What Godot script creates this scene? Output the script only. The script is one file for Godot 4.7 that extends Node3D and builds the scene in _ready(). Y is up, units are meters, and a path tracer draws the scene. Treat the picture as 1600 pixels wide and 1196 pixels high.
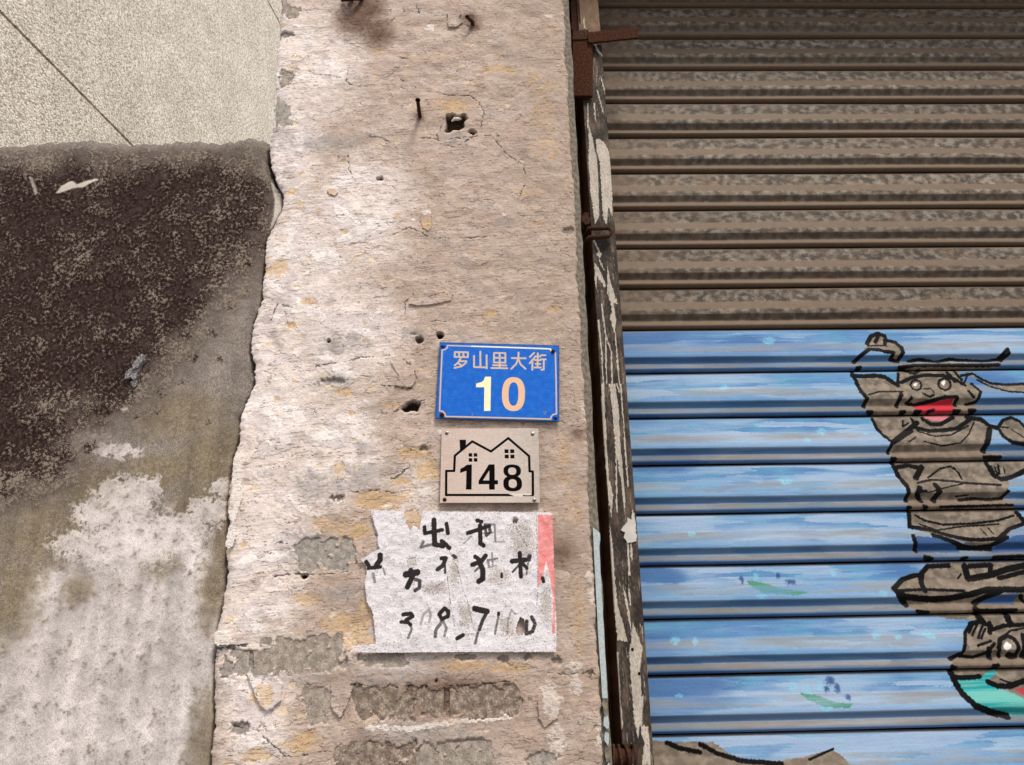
extends Node3D
# A street wall seen from close by: an old plastered pier with two number plates and a torn notice, a mould-stained
# cement wall on its left with a pebble-dashed house behind, and a painted roller shutter on its right.

const PITCH := 0.077           # one shutter slat
const SEAM := 2.7217           # height of the first seam in view
const SHUT_Z := -0.1           # plane of the shutter
const SHUT_X := 0.176

# ------------------------------------------------------------------ small tools

class Field:                   # a grid of weights over a rectangle of a wall, in metres
	var w: int
	var h: int
	var s: float
	var x0: float
	var y1: float
	var d: PackedFloat32Array
	func _init(ax0: float, ay1: float, wide: float, high: float, step: float) -> void:
		x0 = ax0; y1 = ay1; s = step
		w = int(ceil(wide / step)); h = int(ceil(high / step))
		d = PackedFloat32Array(); d.resize(w * h)
	func at(x: float, y: float) -> float:
		var i := clampi(int((x - x0) / s), 0, w - 1)
		var j := clampi(int((y1 - y) / s), 0, h - 1)
		return d[j * w + i]
	func soft(x: float, y: float) -> float:
		var fx := clampf((x - x0) / s - 0.5, 0.0, w - 1.001)
		var fy := clampf((y1 - y) / s - 0.5, 0.0, h - 1.001)
		var i := int(fx)
		var j := int(fy)
		fx -= i; fy -= j
		var k := j * w + i
		return lerpf(lerpf(d[k], d[k + 1], fx), lerpf(d[k + w], d[k + w + 1], fx), fy)
	func blobs(a: Array, v := 1.0) -> Field:          # x, y, rx, ry: a cone that falls from v to 0 at the rim
		for q in range(0, a.size(), 4):
			var cx: float = (a[q] - x0) / s
			var cy: float = (y1 - a[q + 1]) / s
			var rx: float = maxf(a[q + 2] / s, 0.6)
			var ry: float = maxf(a[q + 3] / s, 0.6)
			for j in range(maxi(0, int(cy - ry)), mini(h, int(cy + ry) + 2)):
				for i in range(maxi(0, int(cx - rx)), mini(w, int(cx + rx) + 2)):
					var dx := (i + 0.5 - cx) / rx
					var dy := (j + 0.5 - cy) / ry
					var f := (1.0 - sqrt(dx * dx + dy * dy)) * v
					if f > d[j * w + i]:
						d[j * w + i] = f
		return self
	func stroke(a: Array, wide: float, v := 1.0) -> Field:
		var r := wide * 0.5 / s
		for q in range(0, a.size() - 2, 2):
			var px: float = (a[q] - x0) / s
			var py: float = (y1 - a[q + 1]) / s
			var vx: float = (a[q + 2] - x0) / s - px
			var vy: float = (y1 - a[q + 3]) / s - py
			var ll := maxf(vx * vx + vy * vy, 1e-9)
			for j in range(maxi(0, int(minf(py, py + vy) - r - 1)), mini(h, int(maxf(py, py + vy) + r + 2))):
				for i in range(maxi(0, int(minf(px, px + vx) - r - 1)), mini(w, int(maxf(px, px + vx) + r + 2))):
					var ex := i + 0.5 - px
					var ey := j + 0.5 - py
					var t := clampf((ex * vx + ey * vy) / ll, 0.0, 1.0)
					ex -= vx * t; ey -= vy * t
					var c := clampf(r + 0.5 - sqrt(ex * ex + ey * ey), 0.0, 1.0) * v
					if c > d[j * w + i]:
						d[j * w + i] = c
		return self
	func poly(a: Array, v := 1.0) -> Field:
		var n := a.size() / 2
		for j in h:
			var y := y1 - (j + 0.5) * s
			var xs := []
			for k in n:
				var m := (k + 1) % n
				var ya: float = a[2 * k + 1]
				var yb: float = a[2 * m + 1]
				if (ya > y) != (yb > y):
					xs.append(lerpf(a[2 * k], a[2 * m], (y - ya) / (yb - ya)))
			xs.sort()
			for k in range(0, xs.size() - 1, 2):
				for i in range(maxi(0, int((xs[k] - x0) / s + 0.5)), mini(w, int((xs[k + 1] - x0) / s + 0.5))):
					d[j * w + i] = v
		return self
	func blur(r: int) -> Field:
		for pass_ in 2:
			var e := PackedFloat32Array()
			e.resize(w * h)
			var across := pass_ == 0
			for p in (h if across else w):
				var n: int = w if across else h
				var step := 1 if across else w
				var base: int = p * w if across else p
				var sum := 0.0
				for q in range(-r, n + r):
					sum += d[base + clampi(q + r, 0, n - 1) * step] if q + r >= 0 else 0.0
					if q >= 0 and q < n:
						e[base + q * step] = sum / (2 * r + 1)
					if q >= r:
						sum -= d[base + (q - r) * step]
					elif q >= 0:
						pass
			d = e
		return self

func noise(f: float, octaves := 3, sd := 1, kind := FastNoiseLite.TYPE_SIMPLEX_SMOOTH) -> FastNoiseLite:
	var n := FastNoiseLite.new()
	n.noise_type = kind
	n.frequency = f
	n.seed = sd
	n.fractal_type = FastNoiseLite.FRACTAL_FBM if octaves > 1 else FastNoiseLite.FRACTAL_NONE
	n.fractal_octaves = octaves
	return n

func cells(f: float, sd := 1) -> FastNoiseLite:
	var n := noise(f, 1, sd, FastNoiseLite.TYPE_CELLULAR)
	n.cellular_return_type = FastNoiseLite.RETURN_CELL_VALUE
	n.cellular_jitter = 1.0
	return n

static func rgb(r: float, g: float, b: float) -> Vector3:
	return Vector3(r, g, b)

var _st := []
func bake(h: int, fn: Callable) -> Array:              # fn(row from, row to) returns [bytes, floats]; rows are shared out over the cores
	var t := 16
	_st = []
	_st.resize(t)
	var id := WorkerThreadPool.add_group_task(func(k): _st[k] = fn.call(h * k / t, h * (k + 1) / t), t, -1, true)
	WorkerThreadPool.wait_for_group_task_completion(id)
	var by := PackedByteArray()
	var fl := PackedFloat32Array()
	var f2 := PackedFloat32Array()
	for k in t:
		by.append_array(_st[k][0])
		fl.append_array(_st[k][1])
		if _st[k].size() > 2:
			f2.append_array(_st[k][2])
	return [by, fl, f2]

func tex(w: int, h: int, by: PackedByteArray) -> ImageTexture:
	return ImageTexture.create_from_image(Image.create_from_data(w, h, false, Image.FORMAT_RGB8, by))

func tex_h(w: int, h: int, fl: PackedFloat32Array) -> ImageTexture:
	return ImageTexture.create_from_image(Image.create_from_data(w, h, false, Image.FORMAT_RF, fl.to_byte_array()))

func mat(called: String, t: Texture2D, rough: float, bump: Texture2D = null, col := Color.WHITE) -> StandardMaterial3D:
	var m := StandardMaterial3D.new()
	m.resource_name = called
	m.albedo_texture = t
	m.albedo_color = col
	m.roughness = rough
	m.metallic_specular = 0.16
	if bump:
		m.heightmap_enabled = true
		m.heightmap_texture = bump
		m.heightmap_scale = 1.0
	return m

func tri(m: StandardMaterial3D, k: float) -> StandardMaterial3D:
	m.uv1_triplanar = true
	m.uv1_world_triplanar = true
	m.uv1_scale = Vector3(k, k, k)
	return m

func put(called: String, mesh: Mesh, m: Material, parent: Node3D = self, at := Vector3.ZERO) -> MeshInstance3D:
	var o := MeshInstance3D.new()
	o.name = called
	o.mesh = mesh
	o.material_override = m
	o.position = at
	parent.add_child(o, true)
	return o

func thing(called: String, label: String, category: String, at := Vector3.ZERO, group := "") -> Node3D:
	var o := Node3D.new()
	o.name = called
	o.position = at
	add_child(o, true)
	return tag(o, label, category, group)

func tag(o: Node3D, label: String, category: String, group := "") -> Node3D:
	o.set_meta("label", label)
	o.set_meta("category", category)
	if group:
		o.set_meta("group", group)
	return o

# A grid of points (rows from top to bottom, columns from left to right, seen from +z) as one smooth mesh.
func sheet(nx: int, ny: int, v: PackedVector3Array, uv: PackedVector2Array, keep: PackedByteArray = PackedByteArray()) -> ArrayMesh:
	var nn := PackedVector3Array()
	nn.resize(nx * ny)
	var ix := PackedInt32Array()
	for j in ny:
		for i in nx:
			var a := v[j * nx + maxi(i - 1, 0)]
			var b := v[j * nx + mini(i + 1, nx - 1)]
			var c := v[maxi(j - 1, 0) * nx + i]
			var e := v[mini(j + 1, ny - 1) * nx + i]
			nn[j * nx + i] = (b - a).cross(c - e).normalized()
			if i < nx - 1 and j < ny - 1 and (keep.is_empty() or keep[j * nx + i]):
				var k := j * nx + i
				ix.append_array(PackedInt32Array([k, k + 1, k + nx, k + 1, k + nx + 1, k + nx]))
	return solid(v, nn, uv, ix)

func solid(v: PackedVector3Array, nn: PackedVector3Array, uv: PackedVector2Array, ix: PackedInt32Array) -> ArrayMesh:
	var arr := []
	arr.resize(Mesh.ARRAY_MAX)
	arr[Mesh.ARRAY_VERTEX] = v
	arr[Mesh.ARRAY_NORMAL] = nn
	arr[Mesh.ARRAY_TEX_UV] = uv
	arr[Mesh.ARRAY_INDEX] = ix
	var m := ArrayMesh.new()
	m.add_surface_from_arrays(Mesh.PRIMITIVE_TRIANGLES, arr)
	return m

# An outline (points x, y, anticlockwise or not) given depth from z0 up to z1, its front edge bevelled by b; flat-shaded.
func slab(a: Array, z0: float, z1: float, b := 0.0, uvr := Rect2(0, 0, 1, 1)) -> ArrayMesh:
	var p := PackedVector2Array()
	for k in range(0, a.size(), 2):
		p.append(Vector2(a[k], a[k + 1]))
	if Geometry2D.is_polygon_clockwise(p):
		p.reverse()
	var inner := p
	if b > 0.0:
		var shr := Geometry2D.offset_polygon(p, -b)
		if shr.size() == 1 and shr[0].size() == p.size():
			# keep the pairing by the nearest start
			var best := 0
			for k in shr[0].size():
				if shr[0][k].distance_squared_to(p[0]) < shr[0][best].distance_squared_to(p[0]):
					best = k
			inner = PackedVector2Array()
			for k in p.size():
				inner.append(shr[0][(best + k) % p.size()])
	var st := SurfaceTool.new()
	st.begin(Mesh.PRIMITIVE_TRIANGLES)
	st.set_smooth_group(-1)
	var add := func(q: Vector2, z: float):
		st.set_uv(Vector2((q.x - uvr.position.x) / uvr.size.x, 1.0 - (q.y - uvr.position.y) / uvr.size.y))
		st.add_vertex(Vector3(q.x, q.y, z))
	var t := Geometry2D.triangulate_polygon(inner)
	for k in range(0, t.size(), 3):
		var q := [inner[t[k]], inner[t[k + 1]], inner[t[k + 2]]]
		if (q[1] - q[0]).cross(q[2] - q[0]) > 0:
			q.reverse()
		for e in q:
			add.call(e, z1)
	var zb := z1 - b if b > 0.0 else z1
	for k in p.size():
		var m := (k + 1) % p.size()
		if b > 0.0:
			add.call(inner[k], z1); add.call(inner[m], z1); add.call(p[m], zb)
			add.call(inner[k], z1); add.call(p[m], zb); add.call(p[k], zb)
		add.call(p[k], zb); add.call(p[m], zb); add.call(p[m], z0)
		add.call(p[k], zb); add.call(p[m], z0); add.call(p[k], z0)
	st.generate_normals()
	return st.commit()

func box(x0: float, x1: float, y0: float, y1: float, z0: float, z1: float, b := 0.0, uvr := Rect2(0, 0, 1, 1)) -> ArrayMesh:
	return slab([x0, y0, x1, y0, x1, y1, x0, y1], z0, z1, b, uvr)

func tube(pts: Array, rad: Array, sides := 10) -> ArrayMesh:   # a round bar along points, closed at both ends
	var v := PackedVector3Array()
	var nn := PackedVector3Array()
	var uv := PackedVector2Array()
	var ix := PackedInt32Array()
	var side := Vector3.ZERO
	var P := [pts[0]] + pts + [pts[-1]]
	var R := [0.0001] + rad + [0.0001]
	for k in P.size():
		var dir: Vector3 = (P[mini(k + 1, P.size() - 1)] - P[maxi(k - 1, 0)]).normalized()
		if side == Vector3.ZERO:
			side = dir.cross(Vector3.UP if absf(dir.y) < 0.9 else Vector3.RIGHT).normalized()
		side = (side - dir * side.dot(dir)).normalized()
		var up := side.cross(dir)
		for i in sides + 1:
			var t := TAU * i / sides
			var r := side * cos(t) + up * sin(t)
			v.append(P[k] + r * R[k])
			nn.append(r if k > 0 and k < P.size() - 1 else (dir if k else -dir))
			uv.append(Vector2(float(i) / sides, k * 0.2))
	var n := sides + 1
	for k in P.size() - 1:
		for i in sides:
			var a := k * n + i
			ix.append_array(PackedInt32Array([a, a + 1, a + n, a + 1, a + n + 1, a + n]))
	return solid(v, nn, uv, ix)

func ragged(cx: float, cy: float, rx: float, ry: float, n: int, rough: float, sd: int) -> Array:
	var rng := RandomNumberGenerator.new()
	rng.seed = sd
	var out := []
	for k in n:
		var t := TAU * k / n
		var f := 1.0 + rough * rng.randf_range(-1, 1)
		out.append_array([cx + rx * f * cos(t), cy + ry * f * sin(t)])
	return out

func along(a: Array, y: float) -> float:               # x at height y of an outline given from top to bottom
	for k in range(0, a.size() - 2, 2):
		if y >= a[k + 3]:
			return lerpf(a[k], a[k + 2], clampf((a[k + 1] - y) / maxf(a[k + 1] - a[k + 3], 1e-6), 0, 1))
	return a[-2]

func across(a: Array, x: float) -> float:              # height at x of an outline given from left to right
	for k in range(0, a.size() - 2, 2):
		if x <= a[k + 2]:
			return lerpf(a[k + 1], a[k + 3], clampf((x - a[k]) / maxf(a[k + 2] - a[k], 1e-6), 0, 1))
	return a[-1]

# ------------------------------------------------------------------ the scene

func _ready() -> void:
	var cam := Camera3D.new()
	cam.name = "camera"
	cam.position = Vector3(0, 1.55, 1.02987)
	cam.rotation = Vector3(0.330548, -0.026539, -0.019874)
	cam.fov = 54.95
	cam.near = 0.05
	cam.far = 200.0
	add_child(cam)
	cam.current = true
	var env := Environment.new()
	var sm := ProceduralSkyMaterial.new()
	sm.sky_top_color = Color(0.80, 0.83, 0.86)
	sm.sky_horizon_color = Color(0.93, 0.92, 0.90)
	sm.sky_curve = 0.2
	sm.ground_bottom_color = Color(0.42, 0.40, 0.37)
	sm.ground_horizon_color = Color(0.60, 0.58, 0.55)
	var sky := Sky.new()
	sky.sky_material = sm
	env.background_mode = Environment.BG_SKY
	env.sky = sky
	env.background_energy_multiplier = 1.0
	env.tonemap_mode = Environment.TONE_MAPPER_LINEAR
	env.tonemap_exposure = 2.2
	env.sdfgi_enabled = true
	env.ssao_enabled = true
	env.ssil_enabled = true
	var we := WorldEnvironment.new()
	we.name = "air"
	we.environment = env
	add_child(we)
	var sun := DirectionalLight3D.new()
	sun.name = "sun"
	sun.light_energy = 0.5
	sun.light_color = Color(1.0, 0.95, 0.88)
	sun.light_angular_distance = 14.0
	sun.shadow_enabled = true
	sun.look_at_from_position(Vector3(1.3, 5.0, 3.0), Vector3.ZERO)
	add_child(sun)

	make_ground()
	make_house()
	make_opposite()
	make_left_wall()
	make_pier()
	make_shutter()
	make_rail()
	make_housing()
	make_strip()
	make_plates()
	make_notice()
	make_ironwork()

func make_ground() -> void:
	var n := noise(0.03, 4, 5)
	var by := PackedByteArray()
	by.resize(256 * 256 * 3)
	for k in 256 * 256:
		var g := 118 + 40 * n.get_noise_2d(k % 256, k / 256) + 12 * (hash(k) % 100) / 100.0
		by[3 * k] = int(g); by[3 * k + 1] = int(g * 0.98); by[3 * k + 2] = int(g * 0.94)
	var pm := PlaneMesh.new()
	pm.size = Vector2(80, 80)
	var o := put("ground", pm, tri(mat("paving", tex(256, 256, by), 0.9), 0.7))
	o.set_meta("kind", "structure")
	tag(o, "grey concrete paving of the street", "ground")

# ---- the pebble-dashed house far left
func make_house() -> void:
	var w := 1024
	var nc := cells(1.0 / 4.2, 3)
	var nd := noise(1.0 / 4.2, 1, 3, FastNoiseLite.TYPE_CELLULAR)
	nd.cellular_return_type = FastNoiseLite.RETURN_DISTANCE
	nd.cellular_jitter = 1.0
	var nl := noise(1.0 / 220.0, 3, 8)
	var nf := noise(1.0 / 2.2, 2, 9)
	var got := bake(w, func(j0, j1):
		var by := PackedByteArray()
		var fl := PackedFloat32Array()
		by.resize((j1 - j0) * w * 3)
		fl.resize((j1 - j0) * w)
		var k := 0
		for j in range(j0, j1):
			for i in w:
				var x := i * 0.8
				var y := j * 0.8
				var c := nc.get_noise_2d(x, y)
				var dd := clampf(1.0 + nd.get_noise_2d(x, y), 0.0, 1.0)
				var f := nf.get_noise_2d(x, y)
				var col := rgb(190, 179, 166).lerp(rgb(240, 231, 219), clampf(0.5 + c * 0.62 + f * 0.35, 0, 1))
				if c > 0.7:
					col = rgb(168, 157, 140)
				col = col.lerp(rgb(126, 112, 94), smoothstep(0.5, 0.85, dd) * 0.5)
				col *= 1.0 + 0.07 * nl.get_noise_2d(x, y)
				by[3 * k] = int(clampf(col.x, 0, 255)); by[3 * k + 1] = int(clampf(col.y, 0, 255)); by[3 * k + 2] = int(clampf(col.z, 0, 255))
				fl[k] = (0.12 - 0.14 * dd) + 0.05 * f + 0.04 * c
				k += 1
		return [by, fl])
	var m := mat("pebble_dash", tex(w, w, got[0]), 0.85, tex_h(w, w, got[1]))
	m.uv1_scale = Vector3(1.25, 1.25, 1)
	var h := thing("house", "pale pebble-dashed house wall with slanting dark joints behind the mouldy wall", "house", Vector3(-1.0555, 0, -0.2))
	h.rotation.y = PI / 2 - deg_to_rad(8.6)
	# its own axes: x runs away from the street, z looks at the alley
	put("wall", box(0, 4.6, 0, 7.4, -0.6, -0.012), mat("joint_mortar", null, 0.95, null, Color8(92, 70, 52)), h)
	put("front_wall", box(-0.03, -0.0015, 0, 7.4, -0.6, 0.0), m, h)
	var yy := [0.0, 0.56, 1.70, 2.8385, 3.981, 5.12, 6.26, 7.4]
	for k in yy.size() - 1:
		put("panel", box(-0.001, 4.6, yy[k] + 0.004, yy[k + 1] - 0.004, -0.012, 0.0, 0.0, Rect2(0.13 * k, 0.29 * k, 1, 1)), m, h)

# ---- the mould-stained cement wall
const EDGE := [-.378,2.698,-.3731,2.6379,-.3693,2.5509,-.3691,2.495,-.3656,2.4406,-.3665,2.4008,-.3643,2.3747,-.3661,2.3464,-.3678,2.3172,-.3646,2.2922,-.3499,2.2553,-.3375,2.2299,-.3362,2.2013,-.3473,2.1755,-.3577,2.1456,-.3545,2.1205,-.3555,2.0759,-.3535,2.0432,-.3622,2.0111,-.3642,1.9817,-.3639,1.9589,-.3549,1.9333,-.3535,1.9081,-.3583,1.8903,-.3682,1.8591,-.3662,1.8207,-.3714,1.8001,-.3728,1.7788,-.374,1.7559,-.372,1.7199,-.3674,1.6934,-.3695,1.6717,-.3629,1.6417,-.3645,1.6166,-.3678,1.5918,-.3706,1.5635,-.369,1.542,-.3674,1.5121,-.3648,1.4814,-.3606,1.4586,-.3606,1.4364,-.3613,1.4144,-.3572,1.3715]
const TOP := [-.876,2.3375,-.8139,2.3398,-.7521,2.3446,-.6904,2.3521,-.6047,2.3429,-.5473,2.3478,-.4998,2.3489,-.4621,2.3436,-.4363,2.3499,-.405,2.3562,-.383,2.3497,-.3669,2.3356]
const LW := 1270
const LH := 1500
const LS := 0.00078
const LX := -1.305
const LY := 2.40

func make_left_wall() -> void:
	var dark := Field.new(LX, LY, 1.04, 1.18, 0.004)
	dark.poly([-1.7273,2.3209,-.7469,2.3169,-.5993,2.3063,-.4643,2.3157,-.3556,2.3027,-.3453,2.229,-.3525,2.1698,-.3701,2.1183,-.3995,2.0738,-.4327,2.0359,-.4562,1.9883,-.4746,1.9522,-.494,1.9269,-.5086,1.8971,-.5395,1.8728,-.5811,1.8733,-.6164,1.8641,-.6188,1.8257,-.5915,1.8254,-.5926,1.7786,-.6429,1.7611,-.6723,1.7752,-.6759,1.748,-.7612,1.7358,-1.5084,1.8286])
	dark.blur(13)
	var spots := Field.new(LX, LY, 1.04, 1.18, 0.002)
	spots.blobs([-.6688,1.8503,.064,.0549,-.6995,1.9143,.0745,.0559,-.5618,1.8977,.0559,.028,-.6237,1.8023,.0406,.0253,-.6383,1.7839,.0538,.0314,-.6822,1.7799,.0447,.0313,-.5808,1.8158,.0163,.0109,-.5718,1.8732,.0231,.0203,-.4402,2.1019,.0298,.0248,-.4059,2.1073,.012,.014,-.4505,2.0383,.0117,.0195,-.3863,2.0594,.0118,.0089,-.3863,2.1105,.014,.01,-.4034,2.0357,.0137,.0117,-.4279,1.9933,.0116,.0096,-.4518,1.9519,.0114,.0086,-.4089,1.9514,.0057,.0048,-.4657,1.9115,.0075,.0056,-.3882,2.1818,.0163,.0204,-.4885,1.8722,.0074,.0065,-.4639,1.9884,.0115,.0096,-.4132,2.0357,.0049,.0049,-.4918,1.8968,.0065,.0065,-.4871,2.0044,.0135,.0096,-.5216,1.858,.0074,.0055,-.4157,1.8518,.0037,.0037,-.6821,1.7571,.0355,.0178,-.4144,2.0016,.0039,.0039,-.4327,2.1244,.018,.01])
	var olive := Field.new(LX, LY, 1.04, 1.18, 0.004)
	olive.blobs([-.4055,1.7945,.0818,.1,-.4672,1.7814,.1084,.0406,-.3703,1.6767,.0228,.079,-.3851,1.6131,.0258,.0773,-.6312,1.6984,.0961,.0786,-.6492,1.6136,.0595,.0934,-.5627,1.7599,.0983,.0536,-.4161,1.7305,.0624,.0445,-.4588,1.6523,.0434,.0347,-.3732,1.4359,.0324,.0891,-.5656,1.6204,.0342,.0342,-.4594,1.862,.1019,.0556])
	var white := Field.new(LX, LY, 1.04, 1.18, 0.003)
	white.blobs([-.5235,1.7366,.0666,.0533,-.4949,1.7543,.0358,.0268,-.5568,1.7237,.0442,.0353,-.4017,1.7213,.0489,.0311,-.3877,1.7554,.0225,.018,-.5758,1.6801,.0522,.0261,-.4465,1.6911,.0615,.0439,-.5437,1.8105,.0545,.0145,-.6097,1.8256,.0728,.0227,-.6481,1.7887,.0539,.018,-.506,1.679,.1048,.0524])
	var grey := Field.new(LX, LY, 1.04, 1.18, 0.005)
	grey.blobs([-.5048,1.4536,.2106,.1944,-.4753,1.5858,.1272,.0933,-.3737,1.512,.0748,.1081,-.475,1.6441,.1124,.0951,-.5613,1.5956,.1017,.0763,-.5914,1.4855,.1224,.1305,-.528,1.5465,.1503,.0835])
	var scratch := Field.new(LX, LY, 1.04, 1.18, 0.001)
	scratch.poly([-.7064,2.2409,-.6991,2.2543,-.6877,2.2639,-.6812,2.2639,-.6753,2.258,-.6616,2.2638,-.6458,2.2676,-.639,2.2656,-.6541,2.2579,-.6658,2.2503,-.6758,2.2515,-.688,2.2466,-.6968,2.2417])
	scratch.poly([-.7545,2.272,-.7476,2.27,-.734,2.2411,-.7382,2.2373,-.749,2.2604], 0.7)
	scratch.poly([-.3621,2.2622,-.3476,2.2467,-.3371,2.2198,-.3379,2.1896,-.348,2.1747,-.3558,2.1711,-.3516,2.1972,-.3525,2.2275])
	scratch.poly([-.3708,1.6015,-.3688,1.6129,-.3647,1.6149,-.3622,1.6055,-.3657,1.5941,-.3716,1.5932])
	scratch.poly([-.5465,1.8729,-.5381,1.8759,-.5348,1.8734,-.5415,1.8691])
	scratch.blur(1)
	var n1 := noise(1.0 / 130.0, 4, 21)
	var n2 := noise(1.0 / 28.0, 4, 22)
	var n3 := noise(1.0 / 7.0, 3, 23)
	var n4 := noise(1.0 / 2.1, 2, 24)
	var nw := noise(1.0 / 16.0, 3, 25)
	var nv := noise(1.0 / 16.0, 3, 26)
	var nb := noise(1.0 / 9.0, 2, 27, FastNoiseLite.TYPE_CELLULAR)
	nb.cellular_return_type = FastNoiseLite.RETURN_DISTANCE
	var got := bake(LH, func(j0, j1):
		var by := PackedByteArray()
		var fl := PackedFloat32Array()
		by.resize((j1 - j0) * LW * 3)
		fl.resize((j1 - j0) * LW)
		var k := 0
		for j in range(j0, j1):
			var y := LY - (j + 0.5) * LS
			for i in LW:
				var x := LX + (i + 0.5) * LS
				var X := x * 1000.0
				var Y := y * 1000.0
				var a := n1.get_noise_2d(X, Y)
				var b := n2.get_noise_2d(X, Y)
				var c := n3.get_noise_2d(X, Y)
				var e := n4.get_noise_2d(X, Y)
				var wx := x + 0.009 * nw.get_noise_2d(X, Y) + 0.0022 * c
				var wy := y + 0.009 * nv.get_noise_2d(X, Y) + 0.0022 * e
				# bare cement, streaked a little by running water
				var col := rgb(114, 106, 101).lerp(rgb(166, 157, 151), clampf(0.5 + 0.6 * b + 0.5 * c + 1.2 * e, 0, 1))
				var g := smoothstep(0.05, 0.4, grey.soft(wx, wy) + 0.18 * b)
				col = col.lerp(rgb(186, 179, 179).lerp(rgb(226, 220, 221), clampf(0.5 + 0.7 * a + 0.8 * b + 0.6 * c + 0.5 * e, 0, 1)), g)
				var o := smoothstep(0.0, 0.75, olive.soft(wx, wy) + 0.3 * b + 0.3 * c + 0.12 * e)
				col = col.lerp(rgb(114, 101, 76).lerp(rgb(137, 124, 97), clampf(0.5 + c + 0.8 * e, 0, 1)), o * 0.62)
				# lime bloom with small round gaps
				var cell := 1.0 + nb.get_noise_2d(X + 4 * c, Y + 4 * b)
				var wv := white.soft(wx, wy)
				var wm := smoothstep(0.1, 0.42, wv + 0.4 * b + 0.3 * c + 0.1 * e - 0.34 * smoothstep(0.45, 0.1, cell) * (1.0 - smoothstep(0.3, 0.6, wv)))
				col *= 1.0 + 0.16 * n2.get_noise_2d(X * 0.9 + 70 + 6.0 * b, Y * 0.1) * (1.0 - dark.soft(wx, wy))
				col = col.lerp(rgb(226, 219, 220), wm * 0.8)
				# mould: nearly black, broken by pale sand grains
				var dk := dark.soft(wx, wy)
				var dm := smoothstep(0.32, 0.72, dk + 0.62 * b + 0.5 * c + 0.45 * e)
				var sp := smoothstep(0.2, 0.34, spots.soft(wx, wy) * (1.0 + 0.5 * b) + 0.42 * c + 0.2 * b + 0.15 * e - 0.02)
				dm = maxf(dm, sp * 0.95)
				var half := smoothstep(-0.1, 0.42, dk + 0.25 * b + 0.15 * c)
				col = col.lerp(rgb(88, 79, 75), half * 0.72)
				var rim := smoothstep(2.318, 2.345, wy + 0.012 * b)
				dm *= 1.0 - 0.6 * rim
				var grain := smoothstep(0.16, 0.42, c * 0.7 + 0.75 * e + 0.6 * b + 0.6 * a - 0.16 + 0.3 * smoothstep(1.0, 0.6, dk))
				var mould := rgb(40, 30, 30).lerp(rgb(66, 52, 47), clampf(0.4 + 1.4 * c, 0, 1))
				mould = mould.lerp(rgb(146, 136, 124), grain * 0.8)
				col = col.lerp(mould, dm)
				col = col.lerp(rgb(92, 84, 80).lerp(rgb(140, 132, 124), clampf(0.4 + 0.9 * c + 0.8 * e, 0, 1)), rim * 0.75)
				# pits and specks everywhere
				var pit := smoothstep(0.42, 0.6, e * 0.8 + 0.4 * c)
				col *= 1.0 - 0.4 * pit * (1.0 - dm)
				col *= 1.0 + 0.10 * e + 0.08 * c
				var sc := scratch.at(x + 0.0012 * e, y + 0.0012 * c)
				col = col.lerp(rgb(206, 199, 190) * (1.0 + 0.1 * e), sc * 0.9)
				by[3 * k] = int(clampf(col.x, 0, 255)); by[3 * k + 1] = int(clampf(col.y, 0, 255)); by[3 * k + 2] = int(clampf(col.z, 0, 255))
				fl[k] = 0.035 * e + 0.03 * c + 0.05 * b - 0.1 * pit + 0.05 * grain * dm + 0.1 * sc + 0.2 * rim * c
				k += 1
		return [by, fl])
	var m := mat("cement_render", tex(LW, LH, got[0]), 0.95, tex_h(LW, LH, got[1]))
	m.heightmap_scale = 0.5
	var wall := thing("cement_wall", "low cement wall black with mould on top and pale below, left of the pier", "wall")
	var nx := 150
	var rows := 300
	var rim_rows := 7
	var v := PackedVector3Array()
	var uv := PackedVector2Array()
	var gap := noise(1.0 / 30.0, 3, 31)
	for j in rows + rim_rows:
		for i in nx:
			var u := float(i) / (nx - 1)
			var t := clampf(float(j - rim_rows + 1) / (rows - 1), 0, 1)
			var x := lerpf(-1.30, -0.3, u)
			var x_l := -1.30
			for it in 2:
				var top0 := across(TOP, x)
				var y0 := lerpf(top0, 1.27, t)
				var e := along(EDGE, y0) - 0.0015 - 0.0022 * (1.0 + gap.get_noise_2d(y0 * 1000, 3))
				u = pow(float(i) / (nx - 1), 0.62)
				x = lerpf(x_l, e, u) if i < nx - 4 else e - [0.0045, 0.0022, 0.0008, 0.0][i - nx + 4]
			var top := across(TOP, x) + 0.003 * gap.get_noise_2d(x * 1600, 70) + 0.0042 * n3.get_noise_2d(x * 900, 4) + 0.004 * n2.get_noise_2d(x * 1000, 44)
			var y := lerpf(top, 1.27, t)
			var X := x * 1000
			var Y := y * 1000
			var z := -0.012 + 0.003 * n1.get_noise_2d(X, Y) + 0.0007 * n2.get_noise_2d(X, Y) + 0.0005 * n3.get_noise_2d(X, Y)
			# the top edge is worn round, and crumbles towards the pier
			z -= 0.014 * pow(clampf(1.0 - (top - y) / 0.028, 0, 1), 2.0)
			if i >= nx - 4:
				z -= [0.0004, 0.0012, 0.003, 0.03][i - nx + 4]
			if j < rim_rows - 1:
				var r := float(rim_rows - 1 - j) / (rim_rows - 1)
				y += 0.009 * sin(minf(r * 3.0, PI / 2)) + 0.002 * n2.get_noise_2d(X, r * 60)
				z -= 0.17 * r * r + 0.012 * r
			v.append(Vector3(x, y, z))
			uv.append(Vector2((x - LX) / (LW * LS), (LY - y) / (LH * LS)))
	put("render_coat", sheet(nx, rows + rim_rows, v, uv), m, wall)
	put("wall_core", box(-1.30, -0.345, 0, 2.325, -0.185, -0.045), m, wall)
	put("wall_foot", box(-1.30, -0.338, 0, 1.272, -0.044, -0.014), m, wall)

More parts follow.
